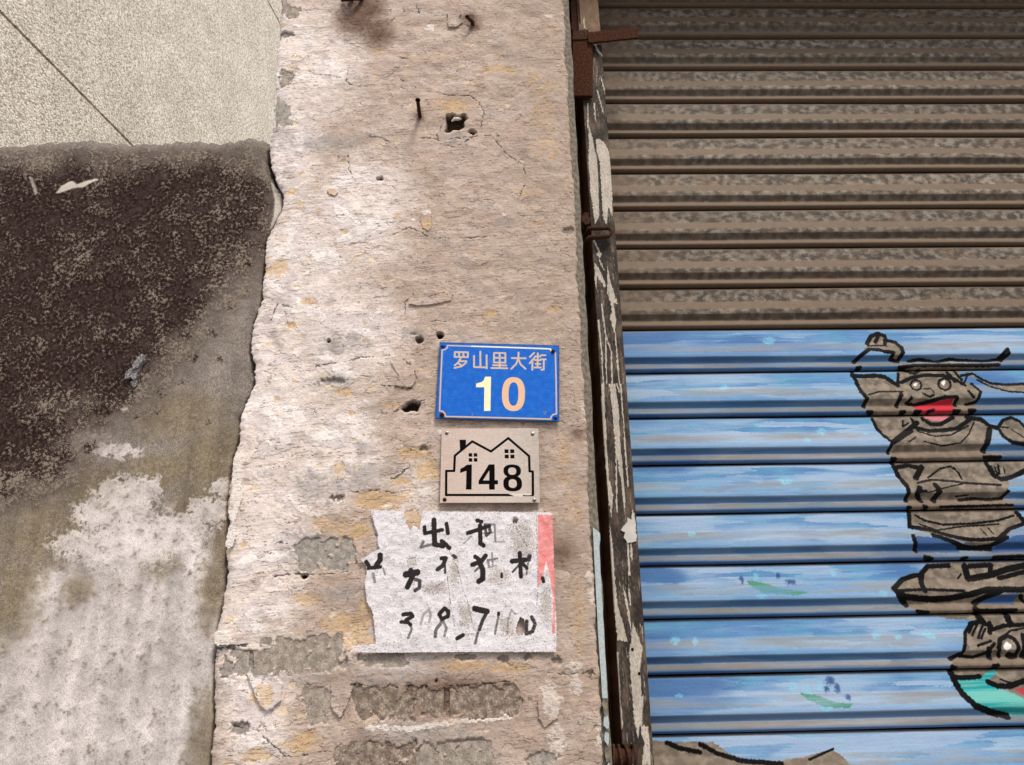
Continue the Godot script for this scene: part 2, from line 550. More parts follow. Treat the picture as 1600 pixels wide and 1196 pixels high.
# ---- the plastered pier
const PW := 760
const PH := 2000
const PS := 0.00075
const PX := -0.41
const PY := 2.80

func make_pier() -> void:
	var ochre := Field.new(PX, PY, 0.58, 1.52, 0.0015)
	ochre.blobs([-.3316,2.0936,.0237,.0197,-.0038,2.0156,.0117,.0078,.0934,2.0211,.0157,.0079,-.1927,1.9733,.0067,.0057,-.3177,1.882,.0093,.0065,-.1545,1.8701,.0186,.0074,-.2068,1.8572,.0111,.0074,-.2197,1.7762,.009,.0144,-.0968,1.7726,.0254,.0199,-.1629,1.7326,.0535,.0178,-.1316,1.7575,.0198,.0081,-.1164,1.7989,.0292,.0128,-.217,1.8915,.0224,.0084,-.2259,1.699,.0405,.0158,-.1573,1.7254,.0374,.0107,-.1149,1.7025,.0265,.0212,-.1993,1.5659,.0405,.0202,-.1733,1.5873,.0204,.0306,-.0632,2.403,.0434,.0217,-.257,2.2315,.0093,.0062,-.1526,2.187,.0082,.0061,-.1044,2.1726,.0112,.0163,-.1933,2.5185,.0122,.0056,.0141,2.5074,.0089,.0056,-.2335,2.1596,.0091,.005,-.3217,2.2318,.0144,.0082,.0942,2.3313,.0278,.0054,.0775,2.1737,.0205,.0062,.1103,2.5669,.0091,.0046,-.3058,2.2115,.0102,.0051,-.3564,2.0949,.0138,.0118,-.2834,2.0397,.0156,.0097,-.3044,1.9974,.0096,.0077,-.2743,2.1971,.0092,.0051,-.1885,1.6897,.0264,.0141,-.1816,1.548,.0336,.0168,-.0469,1.5139,.0417,.01,.0199,1.5087,.0334,.0084,-.3011,1.4843,.0196,.0212,-.2479,1.4274,.0321,.0161,-.3027,1.414,.0239,.0112,-.0663,1.8057,.0128,.0055,.074,1.881,.0057,.0057,-.1424,1.629,.0259,.0173,-.2523,1.6018,.0255,.0119])
	ochre.blobs([.086,2.4442,.0397,.0353,.0966,2.3072,.0383,.0277,.0905,2.3817,.0325,.0651,.0159,2.4756,.0443,.0222,.0647,2.2309,.0312,.0208,.1111,1.5748,.0189,.0686,.0983,1.7846,.0183,.055,.1132,1.7114,.0179,.0538], 0.42)
	var grey := Field.new(PX, PY, 0.58, 1.52, 0.0012)
	grey.blobs([-.0884,1.4152,.0145,.0113,.0582,1.4004,.0274,.0113,-.0385,1.5239,.0184,.0059,.0084,1.5206,.0092,.0084,.0421,1.5239,.0067,.0059,.0796,1.5161,.0076,.0076,-.3255,1.4437,.0193,.0097,-.3518,2.6053,.0203,.0181,-.3578,2.5536,.0178,.0089,-.3503,2.4596,.0174,.0239,-.351,2.3893,.015,.0256,.1221,2.1594,.0123,.0113,-.3695,2.614,.0181,.0226,-.2367,1.9086,.0206,.0066,-.101,1.8052,.0082,.0055,-.221,1.7362,.0142,.0053])
	grey.blobs([-.1162,1.9829,.0116,.0116], 0.45)
	var tint := Field.new(PX, PY, 0.58, 1.52, 0.002)
	tint.blobs([-.2377,1.9107,.0432,.0188,-.1886,1.7656,.045,.0306,-.1869,1.8083,.0182,.0128,-.285,2.3288,.1159,.0253,.0201,2.1683,.0245,.0225,-.1162,1.9829,.0251,.0231,-.0553,2.3343,.0426,.017,-.3223,2.04,.0253,.0155,-.2014,1.605,.0513,.0205,-.3579,2.3443,.0422,.0253,-.2568,1.6649,.0521,.0434,-.2552,1.5257,.0747,.0498,-.1299,1.5077,.0995,.0332,-.221,1.9653,.0573,.0286,-.2452,1.7528,.0536,.0358,-.0952,1.4315,.1295,.0243])
	var brk := Field.new(PX, PY, 0.58, 1.52, 0.0015)
	for a in [[-.2768,1.6772,-.1949,1.6776,-.1894,1.6382,-.2634,1.6361], [-.2946,1.5501,-.2029,1.5547,-.1963,1.5106,-.2871,1.5108], [-.3621,1.5356,-.2973,1.5344,-.2949,1.5063,-.3565,1.5076], [-.2526,1.4902,-.2182,1.491,-.2172,1.4488,-.2431,1.4493], [-.191,1.4889,-.0715,1.485,.0245,1.4892,.0326,1.4798,.0303,1.4526,-.0629,1.4501,-.177,1.4539], [-.2035,1.422,-.1111,1.423,-.006,1.4222,-.0064,1.386,-.2016,1.3903], [-.1812,1.54,-.114,1.5324,-.1135,1.5152,-.1798,1.5118]]:
		brk.poly(a)
	brk.blur(4)
	var white := Field.new(PX, PY, 0.58, 1.52, 0.0025)
	white.blobs([-.3524,1.9462,.085,.2832,-.3314,1.6747,.0695,.2606,-.3396,2.4488,.0651,.2822,-.3264,2.4895,.1427,.1756,-.3442,2.3065,.0941,.2091,-.2972,2.0945,.1087,.1976,-.3189,1.8859,.1021,.2043,-.3096,1.6743,.0783,.2,-.3082,1.4731,.065,.1301,-.2221,1.9861,.1153,.1249,-.2132,2.1967,.1122,.153,-.2306,1.8079,.091,.1274,-.1165,1.6285,.0691,.1728,-.0638,1.5457,.2191,.0337])
	var lime := Field.new(PX, PY, 0.58, 1.52, 0.001)
	lime.blobs([.0687,1.4692,.0215,.0331,.1028,1.4892,.015,.0217,.1332,1.4244,.0131,.0245,.0751,1.4205,.0163,.0325,-.1062,2.5681,.0113,.0124,-.0294,2.5284,.0067,.0067,.1068,2.5959,.0138,.008,-.1048,2.1937,.0123,.0082,-.1259,2.1786,.0061,.0051,-.2058,2.2578,.0073,.0031,.1359,1.8547,.0075,.015,.1374,1.8123,.0065,.0111,.1297,1.8607,.0056,.0085,-.0757,1.8285,.0092,.0055,.0577,1.7122,.0125,.0036,.1266,1.6243,.007,.0157,.1296,1.5992,.0087,.0173,.0996,1.511,.0201,.0084,.0183,2.187,.0062,.0041,.1118,2.1829,.0082,.0051,-.151,1.7226,.0089,.0044,-.1176,1.6712,.0044,.0035,.1385,1.9408,.0048,.0048,-.3243,2.4623,.0327,.0153,-.3292,2.3827,.0256,.0171,-.3193,2.5452,.0178,.0223])
	for a in [[-.3703,1.5584,-.3665,1.5624,-.3581,1.5612,-.3503,1.5571,-.3473,1.5481,-.3488,1.5425,-.3581,1.5419,-.3679,1.5465], [-.3689,1.7932,-.3644,1.8001,-.359,1.8024,-.3554,1.793,-.3558,1.7814,-.3533,1.763,-.3504,1.7426,-.352,1.7314,-.355,1.7181,-.359,1.7027,-.3649,1.7072,-.3678,1.7183,-.3673,1.7406,-.3674,1.7633], [-.3649,1.6962,-.3603,1.7049,-.3557,1.7027,-.3552,1.6874,-.3558,1.6722,-.3619,1.668,-.3677,1.6714]]:
		lime.poly(a, 0.75)
	lime.stroke([-.1643,1.4418,-.1277,1.4395,-.1035,1.4405,-.071,1.4443,-.0466,1.4475,-.0139,1.4483,.0188,1.4514], 0.006, 0.8)
	lime.stroke([-.0649,1.4872,-.063,1.453], 0.003, 0.6)
	lime.stroke([-.1227,1.4876,-.1201,1.4542], 0.007, 0.35)
	lime.stroke([-.3224,1.515,-.3112,1.494,-.3041,1.4768], 0.005, 0.55)
	var stain := Field.new(PX, PY, 0.58, 1.52, 0.002)
	stain.blobs([-.2243,2.6114,.05,.05,-.1972,2.5595,.0382,.0449,-.2322,2.5881,.0565,.0565,-.1201,2.3783,.0107,.0129,-.0282,2.5711,.0159,.0136,.1222,1.8221,.013,.013,-.0632,1.4757,.1235,.0329,-.1589,1.4109,.0481,.0208,.093,1.6556,.0264,.0264,-.0339,2.5884,.0228,.0182])
	stain.blur(3)
	var crack := Field.new(PX, PY, 0.58, 1.52, 0.0005)
	var cr := [[-.16,2.4682,-.152,2.4587,-.1325,2.4468,-.1207,2.4304,-.094,2.4303,-.071,2.4233,-.0328,2.4209,-.0176,2.4069,-.0101,2.3884,-.0141,2.3611,-.0329,2.3342,-.0626,2.321,-.085,2.3255,-.0889,2.3434,-.0817,2.3613], [-.3335,2.4827,-.2863,2.4636,-.2516,2.4588,-.2434,2.4493,-.2316,2.4423,-.1973,2.4422], [-.2449,2.4778,-.2453,2.4493], [.0045,2.3341,.0301,2.303,.0556,2.2811,.0568,2.2552,.0468,2.2213], [-.0776,2.3344,-.0179,2.3387,.0158,2.3394], [-.165,2.5043,-.1416,2.4994], [-.1754,2.581,-.1563,2.6013,-.1504,2.6064], [-.2359,2.3085,-.2327,2.2824,-.2261,2.2609], [-.1957,2.149,-.1748,2.1548,-.1535,2.1527,-.1291,2.1646,-.0897,2.1482,-.001,2.1496], [-.2005,2.3402,-.1819,2.3383], [-.1779,2.3325,-.1591,2.3236], [-.1186,2.3345,-.0739,2.3335], [-.1289,2.6218,-.1224,2.6013], [-.0746,2.6014,-.0724,2.5761,-.0604,2.5685],
		[-.132,2.0158,-.1325,2.0345,-.1259,2.0439,-.0985,2.0455,-.0711,2.0529,-.0607,2.0509], [-.0944,2.0042,-.0672,2.0058,-.0604,2.0095], [-.2621,1.9318,-.2096,1.9401,-.1801,1.9469,-.1535,1.9484], [-.165,1.9008,-.1188,1.8968,-.1142,1.9072,-.1163,1.9283,-.1332,1.9392], [-.1995,1.7422,-.1715,1.7449,-.159,1.7463,-.14,1.7413], [-.1289,1.7892,-.1229,1.8022,-.1101,1.802,-.0942,1.8084,-.0751,1.8147], [-.1192,1.7826,-.1314,1.7666,-.147,1.7604], [-.3155,2.0213,-.3106,2.0027,-.3079,1.9898], [-.2283,1.9762,-.2243,1.9653,-.2108,1.9616], [-.1226,2.0496,-.1154,2.0343], [-.0792,1.8859,-.0988,1.8792,-.144,1.8627], [-.3375,2.003,-.3269,2.0363,-.3093,2.0287],
		[-.1985,1.4918,-.1839,1.4949,-.154,1.4891,-.0687,1.4892,.0246,1.4942,.0337,1.4819], [-.3243,1.515,-.3112,1.494,-.3041,1.4768], [-.3603,1.506,-.3215,1.5052], [-.3339,1.4472,-.3046,1.4432,-.2812,1.423,-.2587,1.4111,-.2159,1.415], [-.3054,1.661,-.2989,1.6763,-.2637,1.6757], [-.2952,1.6323,-.2296,1.6323,-.1757,1.6397], [.0811,1.5001,.1076,1.503,.1265,1.5027]]
	for c in cr:
		crack.stroke(c, 0.0014)
	crack.stroke([-.3677,1.542,-.3563,1.5434,-.3273,1.5444], 0.005)
	crack.stroke([-.3619,1.5046,-.3523,1.5059,-.3228,1.5061], 0.003)
	crack.poly([.1076,1.503,.1265,1.5034,.1293,1.4991,.1258,1.4915,.1147,1.4942])
	var hole := Field.new(PX, PY, 0.58, 1.52, 0.0006)
	hole.poly([-.0744,2.3817,-.0631,2.384,-.0555,2.3794,-.0442,2.3839,-.0385,2.3748,-.046,2.368,-.0441,2.359,-.0535,2.3522,-.0629,2.3545,-.0703,2.3478,-.0759,2.35,-.0742,2.3613])
	hole.poly([-.0385,2.3499,-.031,2.3531,-.0235,2.3476,-.0291,2.3441])
	hole.poly([-.1344,1.866,-.1248,1.8744,-.1183,1.8767,-.1068,1.8725,-.11,1.8674,-.1115,1.8623,-.1213,1.8631,-.1293,1.8608])
	hole.poly([-.0856,1.9828,-.0798,1.9845,-.0744,1.9812,-.0764,1.9765,-.0821,1.9754])
	hole.poly([-.1168,1.9769,-.1091,1.9786,-.1046,1.9731,-.1089,1.9684,-.1156,1.9696], 0.6)
	hole.poly([-.2488,1.9735,-.2456,1.9746,-.2447,1.9706,-.248,1.9699])
	hole.poly([-.1879,2.2586,-.1789,2.2607,-.1765,2.2564,-.1823,2.2543])
	hole.poly([-.2642,1.6306,-.2585,1.632,-.2534,1.6304,-.2582,1.6267])
	hole.poly([-.0799,1.497,-.0769,1.4955,-.0791,1.4921], 0.6)
	hole.poly([-.0837,1.8568,-.0789,1.8584,-.0762,1.8543,-.0814,1.8524])
	hole.blur(1)
	var n1 := noise(1.0 / 110.0, 3, 41)
	var n2 := noise(1.0 / 24.0, 4, 42)
	var n3 := noise(1.0 / 6.0, 3, 43)
	var n4 := noise(1.0 / 1.7, 2, 44)
	var ns := noise(1.0 / 2.6, 4, 45)
	var nt := noise(1.0 / 78.0, 5, 46)
	var nm := noise(1.0 / 60.0, 3, 50)
	var nw := noise(1.0 / 9.0, 3, 47)
	var nv := noise(1.0 / 9.0, 3, 48)
	var nq := noise(1.0 / 75.0, 3, 49)
	var ncv := cells(1.0 / 15.0, 55)
	var ncd := noise(1.0 / 15.0, 1, 55, FastNoiseLite.TYPE_CELLULAR)
	ncd.cellular_return_type = FastNoiseLite.RETURN_DISTANCE
	ncd.cellular_jitter = 1.0
	var layer := [rgb(186, 165, 151), rgb(194, 173, 159), rgb(180, 159, 145), rgb(190, 167, 151), rgb(187, 168, 156), rgb(198, 178, 164), rgb(182, 162, 150)]
	var pale := [rgb(234, 221, 215), rgb(226, 211, 205), rgb(231, 216, 208), rgb(220, 207, 203), rgb(238, 227, 222), rgb(228, 211, 202), rgb(223, 211, 208)]
	var got := bake(PH, func(j0, j1):
		var by := PackedByteArray()
		var fl := PackedFloat32Array()
		by.resize((j1 - j0) * PW * 3)
		fl.resize((j1 - j0) * PW)
		var f2 := PackedFloat32Array()
		f2.resize((j1 - j0) * PW)
		var k := 0
		for j in range(j0, j1):
			var y := PY - (j + 0.5) * PS
			for i in PW:
				var x := PX + (i + 0.5) * PS
				var X := x * 1000.0
				var Y := y * 1000.0
				var b := n2.get_noise_2d(X, Y)
				var c := n3.get_noise_2d(X * 0.7, Y)
				var e := n4.get_noise_2d(X, Y)
				var st := ns.get_noise_2d(X * 0.075 + 2.0 * b, Y + 4.0 * b + 1.2 * c)
				var wx := x + 0.0035 * nw.get_noise_2d(X, Y) + 0.0012 * c
				var wy := y + 0.0028 * nv.get_noise_2d(X, Y) + 0.001 * c
				var big := nq.get_noise_2d(X, Y * 1.3)
				var wh := white.soft(wx, wy)
				var pw := smoothstep(-0.22, 0.72, wh + 0.26 * big + 0.2 * b + 0.22 * st)
				# coats of limewash and plaster that came off one after the other
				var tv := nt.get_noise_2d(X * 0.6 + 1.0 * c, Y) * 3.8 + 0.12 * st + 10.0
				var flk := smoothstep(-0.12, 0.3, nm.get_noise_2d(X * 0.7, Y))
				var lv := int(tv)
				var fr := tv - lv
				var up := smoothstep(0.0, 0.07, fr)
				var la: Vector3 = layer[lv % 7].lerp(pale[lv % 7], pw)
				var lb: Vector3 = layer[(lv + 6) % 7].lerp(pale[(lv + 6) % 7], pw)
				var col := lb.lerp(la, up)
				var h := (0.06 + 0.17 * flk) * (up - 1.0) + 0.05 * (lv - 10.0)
				col *= 1.0 - 0.34 * flk * smoothstep(0.0, 0.02, fr) * smoothstep(0.11, 0.03, fr) * smoothstep(-0.1, 0.3, b + c)  # dark line along flake edges: gap shading painted into the colour
				# yellow-brown base coat where the limewash fell away
				var ov := ochre.soft(wx, wy)
				var om := smoothstep(0.2, 0.36, ov + (0.5 * b + 0.34 * c + 0.2 * st) * smoothstep(0.0, 0.15, ov))
				var chip := smoothstep(0.56, 0.62, 0.8 * c + 0.55 * b + 0.3 * st - 0.02)
				om = maxf(om, chip * 0.8)
				var oc := rgb(196, 160, 118).lerp(rgb(210, 172, 120), clampf(0.5 + 1.2 * b, 0, 1))
				oc = oc.lerp(rgb(224, 190, 160), pw * 0.55)
				col = col.lerp(oc, om * 0.66)
				h -= 0.07 * om
				# single chips, each down to another coat
				var cx := X * 0.7 + 3.5 * c + 2.0 * b
				var cy := Y + 3.0 * c
				var cv := ncv.get_noise_2d(cx, cy)
				var cm := 0.0
				if cv > 0.72:
					cm = smoothstep(0.06, 0.0, ncd.get_noise_2d(cx, cy) + 1.0 - (0.05 + 1.3 * (cv - 0.72) * (0.25 + 0.75 * flk) * (0.5 + 0.5 * pw)))
					var cc: Vector3 = rgb(226, 202, 172) if cv > 0.9 else (rgb(214, 178, 138) if cv > 0.82 else rgb(228, 216, 208))
					col = col.lerp(cc, cm * 0.72)
					h -= 0.06 * cm
				# dark weathering that follows the trowel lines
				col = col.lerp(rgb(150, 129, 115), smoothstep(0.0, 0.4, 0.7 * n2.get_noise_2d(X * 0.3 + 200, Y) + 1.0 * st + 0.3 * big - 0.3 * pw) * 0.55)
				col = col.lerp(rgb(136, 116, 102), smoothstep(0.1, 0.6, 0.8 * st + 0.7 * b - 0.25 * pw) * 0.45)
				col = col.lerp(rgb(146, 130, 122), smoothstep(0.1, 0.45, big - 0.25 * pw) * 0.3)
				# grey brick showing through
				var gv := grey.soft(wx, wy)
				var gm := smoothstep(0.2, 0.36, gv + (0.45 * b + 0.34 * c + 0.2 * st) * smoothstep(0.0, 0.2, gv))
				gm = maxf(gm, smoothstep(0.4, 0.5, brk.soft(x + 0.6 * (wx - x), y + 0.6 * (wy - y)) * (0.92 + 1.5 * b + 0.2 * c)))
				var gc := rgb(126, 118, 111).lerp(rgb(146, 138, 132), clampf(0.5 + b + 0.5 * c, 0, 1))
				col = col.lerp(gc, gm * 0.8)
				h -= 0.08 * gm
				var tm := smoothstep(0.1, 0.7, tint.soft(wx, wy) * (1.0 + 0.8 * b + 0.6 * c))
				col = col.lerp(rgb(152, 145, 142), tm * 0.5)
				var lm := smoothstep(0.25, 0.5, lime.soft(wx, wy) * (1.0 + 1.1 * c + 0.8 * b + 0.5 * st))
				col = col.lerp(rgb(230, 220, 212), lm * 0.85)
				h += 0.05 * lm
				var sv := clampf(stain.soft(wx, wy) * 1.5, 0, 1)
				col = col.lerp(rgb(92, 70, 58), clampf(sv * (0.8 + 0.25 * c + 0.3 * b), 0, 0.8))
				col *= 1.0 - 0.32 * smoothstep(0.5, 0.66, e) * smoothstep(-0.1, 0.3, c + b)
				col = col.lerp(rgb(160, 139, 123), smoothstep(-0.06, 0.12, x + 0.05 * big) * 0.32)
				# short cuts and pits
				var cut := smoothstep(0.34, 0.46, st + 0.45 * c + 0.25 * b)
				var pit := smoothstep(0.72, 0.84, e * 0.5 + 0.62 * c + 0.3 * b)
				col *= 1.0 - 0.22 * cut - 0.3 * pit * (1.0 - 0.5 * pw)
				h += 0.055 * st + 0.035 * c + 0.012 * e - 0.03 * cut - 0.05 * pit
				var ck := crack.at(x + 0.0022 * c + 0.005 * b, y + 0.0022 * c + 0.004 * big) * smoothstep(-0.22, 0.12, b + 0.6 * c)
				col *= 1.0 - 0.5 * ck
				h -= 0.2 * ck
				var ho := hole.at(x + 0.0016 * c, y + 0.0014 * e)
				col = col.lerp(rgb(70, 56, 48), ho)
				h -= 0.25 * ho
				col *= 1.0 + 0.035 * e + 0.13 * st + 0.05 * c
				col *= rgb(0.985, 1.0, 1.02)
				by[3 * k] = int(clampf(col.x, 0, 255)); by[3 * k + 1] = int(clampf(col.y, 0, 255)); by[3 * k + 2] = int(clampf(col.z, 0, 255))
				fl[k] = h
				f2[k] = gm
				k += 1
		return [by, fl, f2])
	var hh: PackedFloat32Array = got[1]
	var gone: PackedFloat32Array = got[2]
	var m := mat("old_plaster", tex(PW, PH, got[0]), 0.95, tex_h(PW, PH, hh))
	m.heightmap_scale = 0.42
	var pier := thing("plastered_pier", "broad pier of peeling pinkish plaster over grey brick between cement wall and shutter", "wall")
	var nx := 250
	var ny := 640
	var v := PackedVector3Array()
	var uv := PackedVector2Array()
	for j in ny:
		var y := lerpf(2.79, 1.30, float(j) / (ny - 1))
		var Y := y * 1000.0
		var xl := along(EDGE, y) + 0.0022 * n2.get_noise_2d(5, Y) + 0.0026 * n3.get_noise_2d(9, Y * 0.7)
		if y < 2.36:
			xl += 0.0015
		var xr := 0.1335 + 0.0022 * n2.get_noise_2d(77, Y) + 0.0016 * n3.get_noise_2d(60, Y * 0.6) + 0.003 * n1.get_noise_2d(3, Y)
		for i in nx:
			var x := lerpf(xl, xr, clampf(float(i - 2) / (nx - 5), 0, 1))
			var X := x * 1000.0
			var pi := clampi(int((x - PX) / PS), 0, PW - 1)
			var pj := clampi(int((PY - y) / PS), 0, PH - 1)
			var z := hh[pj * PW + pi] * 0.01 * 0.4 + 0.0022 * n1.get_noise_2d(X, Y) + 0.0009 * n2.get_noise_2d(X, Y)
			z -= 0.015 * hole.soft(x, y)
			# where whole bricks lie bare the plaster is gone down to their faces
			z -= 0.0030 * gone[pj * PW + pi]
			var dl := clampf(1.0 - (x - xl) / 0.012, 0, 1)
			var dr := clampf(1.0 - (xr - x) / 0.006, 0, 1)
			z -= 0.004 * dl * dl + 0.004 * dr * dr
			if i == 0 or i == nx - 1:
				z = -0.26
			elif i == 1 or i == nx - 2:
				z -= 0.003
			v.append(Vector3(x, y, z))
			uv.append(Vector2((x - PX) / (PW * PS), (PY - y) / (PH * PS)))
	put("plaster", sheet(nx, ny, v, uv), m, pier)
	put("pier_foot", box(-0.35, 0.131, 0, 1.302, -0.25, -0.002, 0.003, Rect2(PX, PY - PH * PS, PW * PS, PH * PS)), m, pier)
	put("pier_top", box(-0.37, 0.131, 2.788, 3.3, -0.25, 0.0, 0.003, Rect2(PX, PY - PH * PS, PW * PS, PH * PS)), m, pier)
	make_bricks(pier)
	# loose lips of plaster along the joint and the broken edges
	var chips := [[[-.3703,1.5584,-.3665,1.5624,-.3581,1.5612,-.3503,1.5571,-.3473,1.5481,-.3488,1.5425,-.3581,1.5419,-.3679,1.5465], 0.0045], [[-.3689,1.7932,-.3644,1.8001,-.359,1.8024,-.3554,1.793,-.3558,1.7814,-.3533,1.763,-.3504,1.7426,-.352,1.7314,-.355,1.7181,-.359,1.7027,-.3649,1.7072,-.3678,1.7183,-.3673,1.7406,-.3674,1.7633], 0.0035], [[-.3649,1.6962,-.3603,1.7049,-.3557,1.7027,-.3552,1.6874,-.3558,1.6722,-.3619,1.668,-.3677,1.6714], 0.004], [[-.3221,1.5115,-.3133,1.5165,-.3054,1.5112,-.2884,1.5074,-.2762,1.4933,-.2766,1.4762,-.292,1.4647,-.3018,1.4717,-.3127,1.4906], 0.004], [[-.0746,2.6014,-.0686,2.604,-.0506,2.5964,-.0566,2.5887,-.0466,2.5811,-.0585,2.5685,-.0731,2.571], 0.0025], [[-.1119,2.1952,-.103,2.1972,-.0975,2.1869,-.0936,2.1685,-.1005,2.1584,-.1095,2.1645,-.1134,2.1788], 0.0022], [[-.2645,2.2357,-.2556,2.2377,-.248,2.2306,-.253,2.2251,-.2622,2.2281], 0.002], [[-.1532,1.9394,-.1332,1.9392,-.117,1.9283,-.1151,1.9072,-.1222,1.8975,-.1453,1.9006,-.1391,1.9145], 0.0022], [[-.1259,2.042,-.0985,2.044,-.0728,2.051,-.0607,2.049,-.064,2.0376,-.088,2.0322,-.1153,2.0298,-.1291,2.0326], 0.0024], [[.0521,1.473,.069,1.4761,.0815,1.4621,.0772,1.4486,.0603,1.4389,.0532,1.4491], 0.0026], [[-.2136,1.4955,-.2028,1.5022,-.1839,1.4949,-.1902,1.4745,-.2001,1.4544,-.2119,1.4681], 0.0026]]
	for c in chips:
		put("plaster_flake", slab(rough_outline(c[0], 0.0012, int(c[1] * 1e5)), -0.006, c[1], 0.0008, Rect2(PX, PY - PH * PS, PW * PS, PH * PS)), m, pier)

func rough_outline(a: Array, amp: float, sd: int) -> Array:
	var n := noise(1.0 / 5.0, 2, sd)
	var out := []
	for k in range(0, a.size(), 2):
		var m := (k + 2) % a.size()
		var p := Vector2(a[k], a[k + 1])
		var q := Vector2(a[m], a[m + 1])
		var steps := clampi(int(p.distance_to(q) / 0.003), 1, 12)
		for t in steps:
			var r := p.lerp(q, float(t) / steps)
			r += Vector2(n.get_noise_2d(r.x * 1000, r.y * 1000), n.get_noise_2d(r.x * 1000 + 91, r.y * 1000)) * amp * 1.6
			out.append_array([r.x, r.y])
	return out

func make_bricks(pier: Node3D) -> void:
	var n2 := noise(1.0 / 14.0, 4, 61)
	var n3 := noise(1.0 / 3.0, 3, 62)
	var w := 512
	var mats := []
	for tone in 3:
		var got := bake(w, func(j0, j1):
			var by := PackedByteArray()
			var fl := PackedFloat32Array()
			for j in range(j0, j1):
				for i in w:
					var b := n2.get_noise_2d(i * 0.6 + 300 * tone, j * 0.6)
					var c := n3.get_noise_2d(i * 0.6 + 300 * tone, j * 0.6)
					var col: Vector3 = [rgb(116, 104, 95), rgb(142, 133, 125), rgb(144, 138, 133)][tone]
					col = col.lerp([rgb(152, 138, 126), rgb(163, 154, 146), rgb(165, 159, 154)][tone], clampf(0.45 + 1.2 * b + 0.25 * c, 0, 1))
					col = col.lerp(rgb(196, 184, 172), smoothstep(0.3, 0.5, c + 0.6 * b) * 0.6)
					col *= 1.0 - 0.25 * smoothstep(0.4, 0.6, -c - 0.4 * b)
					by.append_array(PackedByteArray([int(clampf(col.x, 0, 255)), int(clampf(col.y, 0, 255)), int(clampf(col.z, 0, 255))]))
					fl.append(0.05 * b + 0.02 * c)
			return [by, fl])
		var m := mat("grey_brick", tex(w, w, got[0]), 0.95, tex_h(w, w, got[1]))
		mats.append(tri(m, 3.2))
	# px rows of the courses that show: outline, tone, height of the face
	var list := [[[-.2011,1.4943,-.0685,1.4885,-.0697,1.4498,-.1775,1.4506,-.1974,1.457], 0, -0.0014], [[-.0619,1.4892,.0247,1.4921,.0328,1.4826,.0329,1.4522,.0106,1.4489,-.0599,1.4496], 0, -0.0015],
		[[-.3203,1.5538,-.2012,1.5563,-.1968,1.5058,-.3142,1.5065], 1, -0.0013], [[-.3653,1.5372,-.324,1.5395,-.3207,1.5059,-.3619,1.5059], 2, -0.0016], [[-.1952,1.5546,-.115,1.5531,-.1137,1.5041,-.1926,1.5057], 1, -0.0018],
		[[-.2852,1.6813,-.1887,1.6797,-.1865,1.6351,-.2798,1.635], 2, -0.0016], [[-.2605,1.4947,-.2159,1.4938,-.213,1.4453,-.2568,1.4462], 1, -0.0014],
		[[-.2086,1.426,-.1035,1.4253,-.1025,1.3839,-.2062,1.3862], 0, -0.0014], [[-.0986,1.4252,.0021,1.423,.0015,1.3816,-.0977,1.3838], 1, -0.0016],
		[[-.3702,2.6656,-.3346,2.6657,-.3322,2.5862,-.3674,2.5891], 1, -0.0014], [[-.362,2.4959,-.3278,2.4959,-.3252,2.4308,-.3599,2.4309], 1, -0.0016], [[-.3624,2.4229,-.3311,2.4228,-.33,2.3524,-.3586,2.3525], 2, -0.0016],
		[[.0304,1.4121,.0913,1.4108,.0899,1.3796,.0296,1.381], 2, -0.0016]]
	for b in list:
		put("brick", slab(rough_outline(b[0], 0.0009, 7 + int(absf(b[2]) * 1e5)), -0.03, b[2], 0.002), mats[b[1]], pier)

# ---- the roller shutter
const SW := 1120
const SH := 1560
const SS := 0.00092
const SX := 0.165
const SY := 2.80

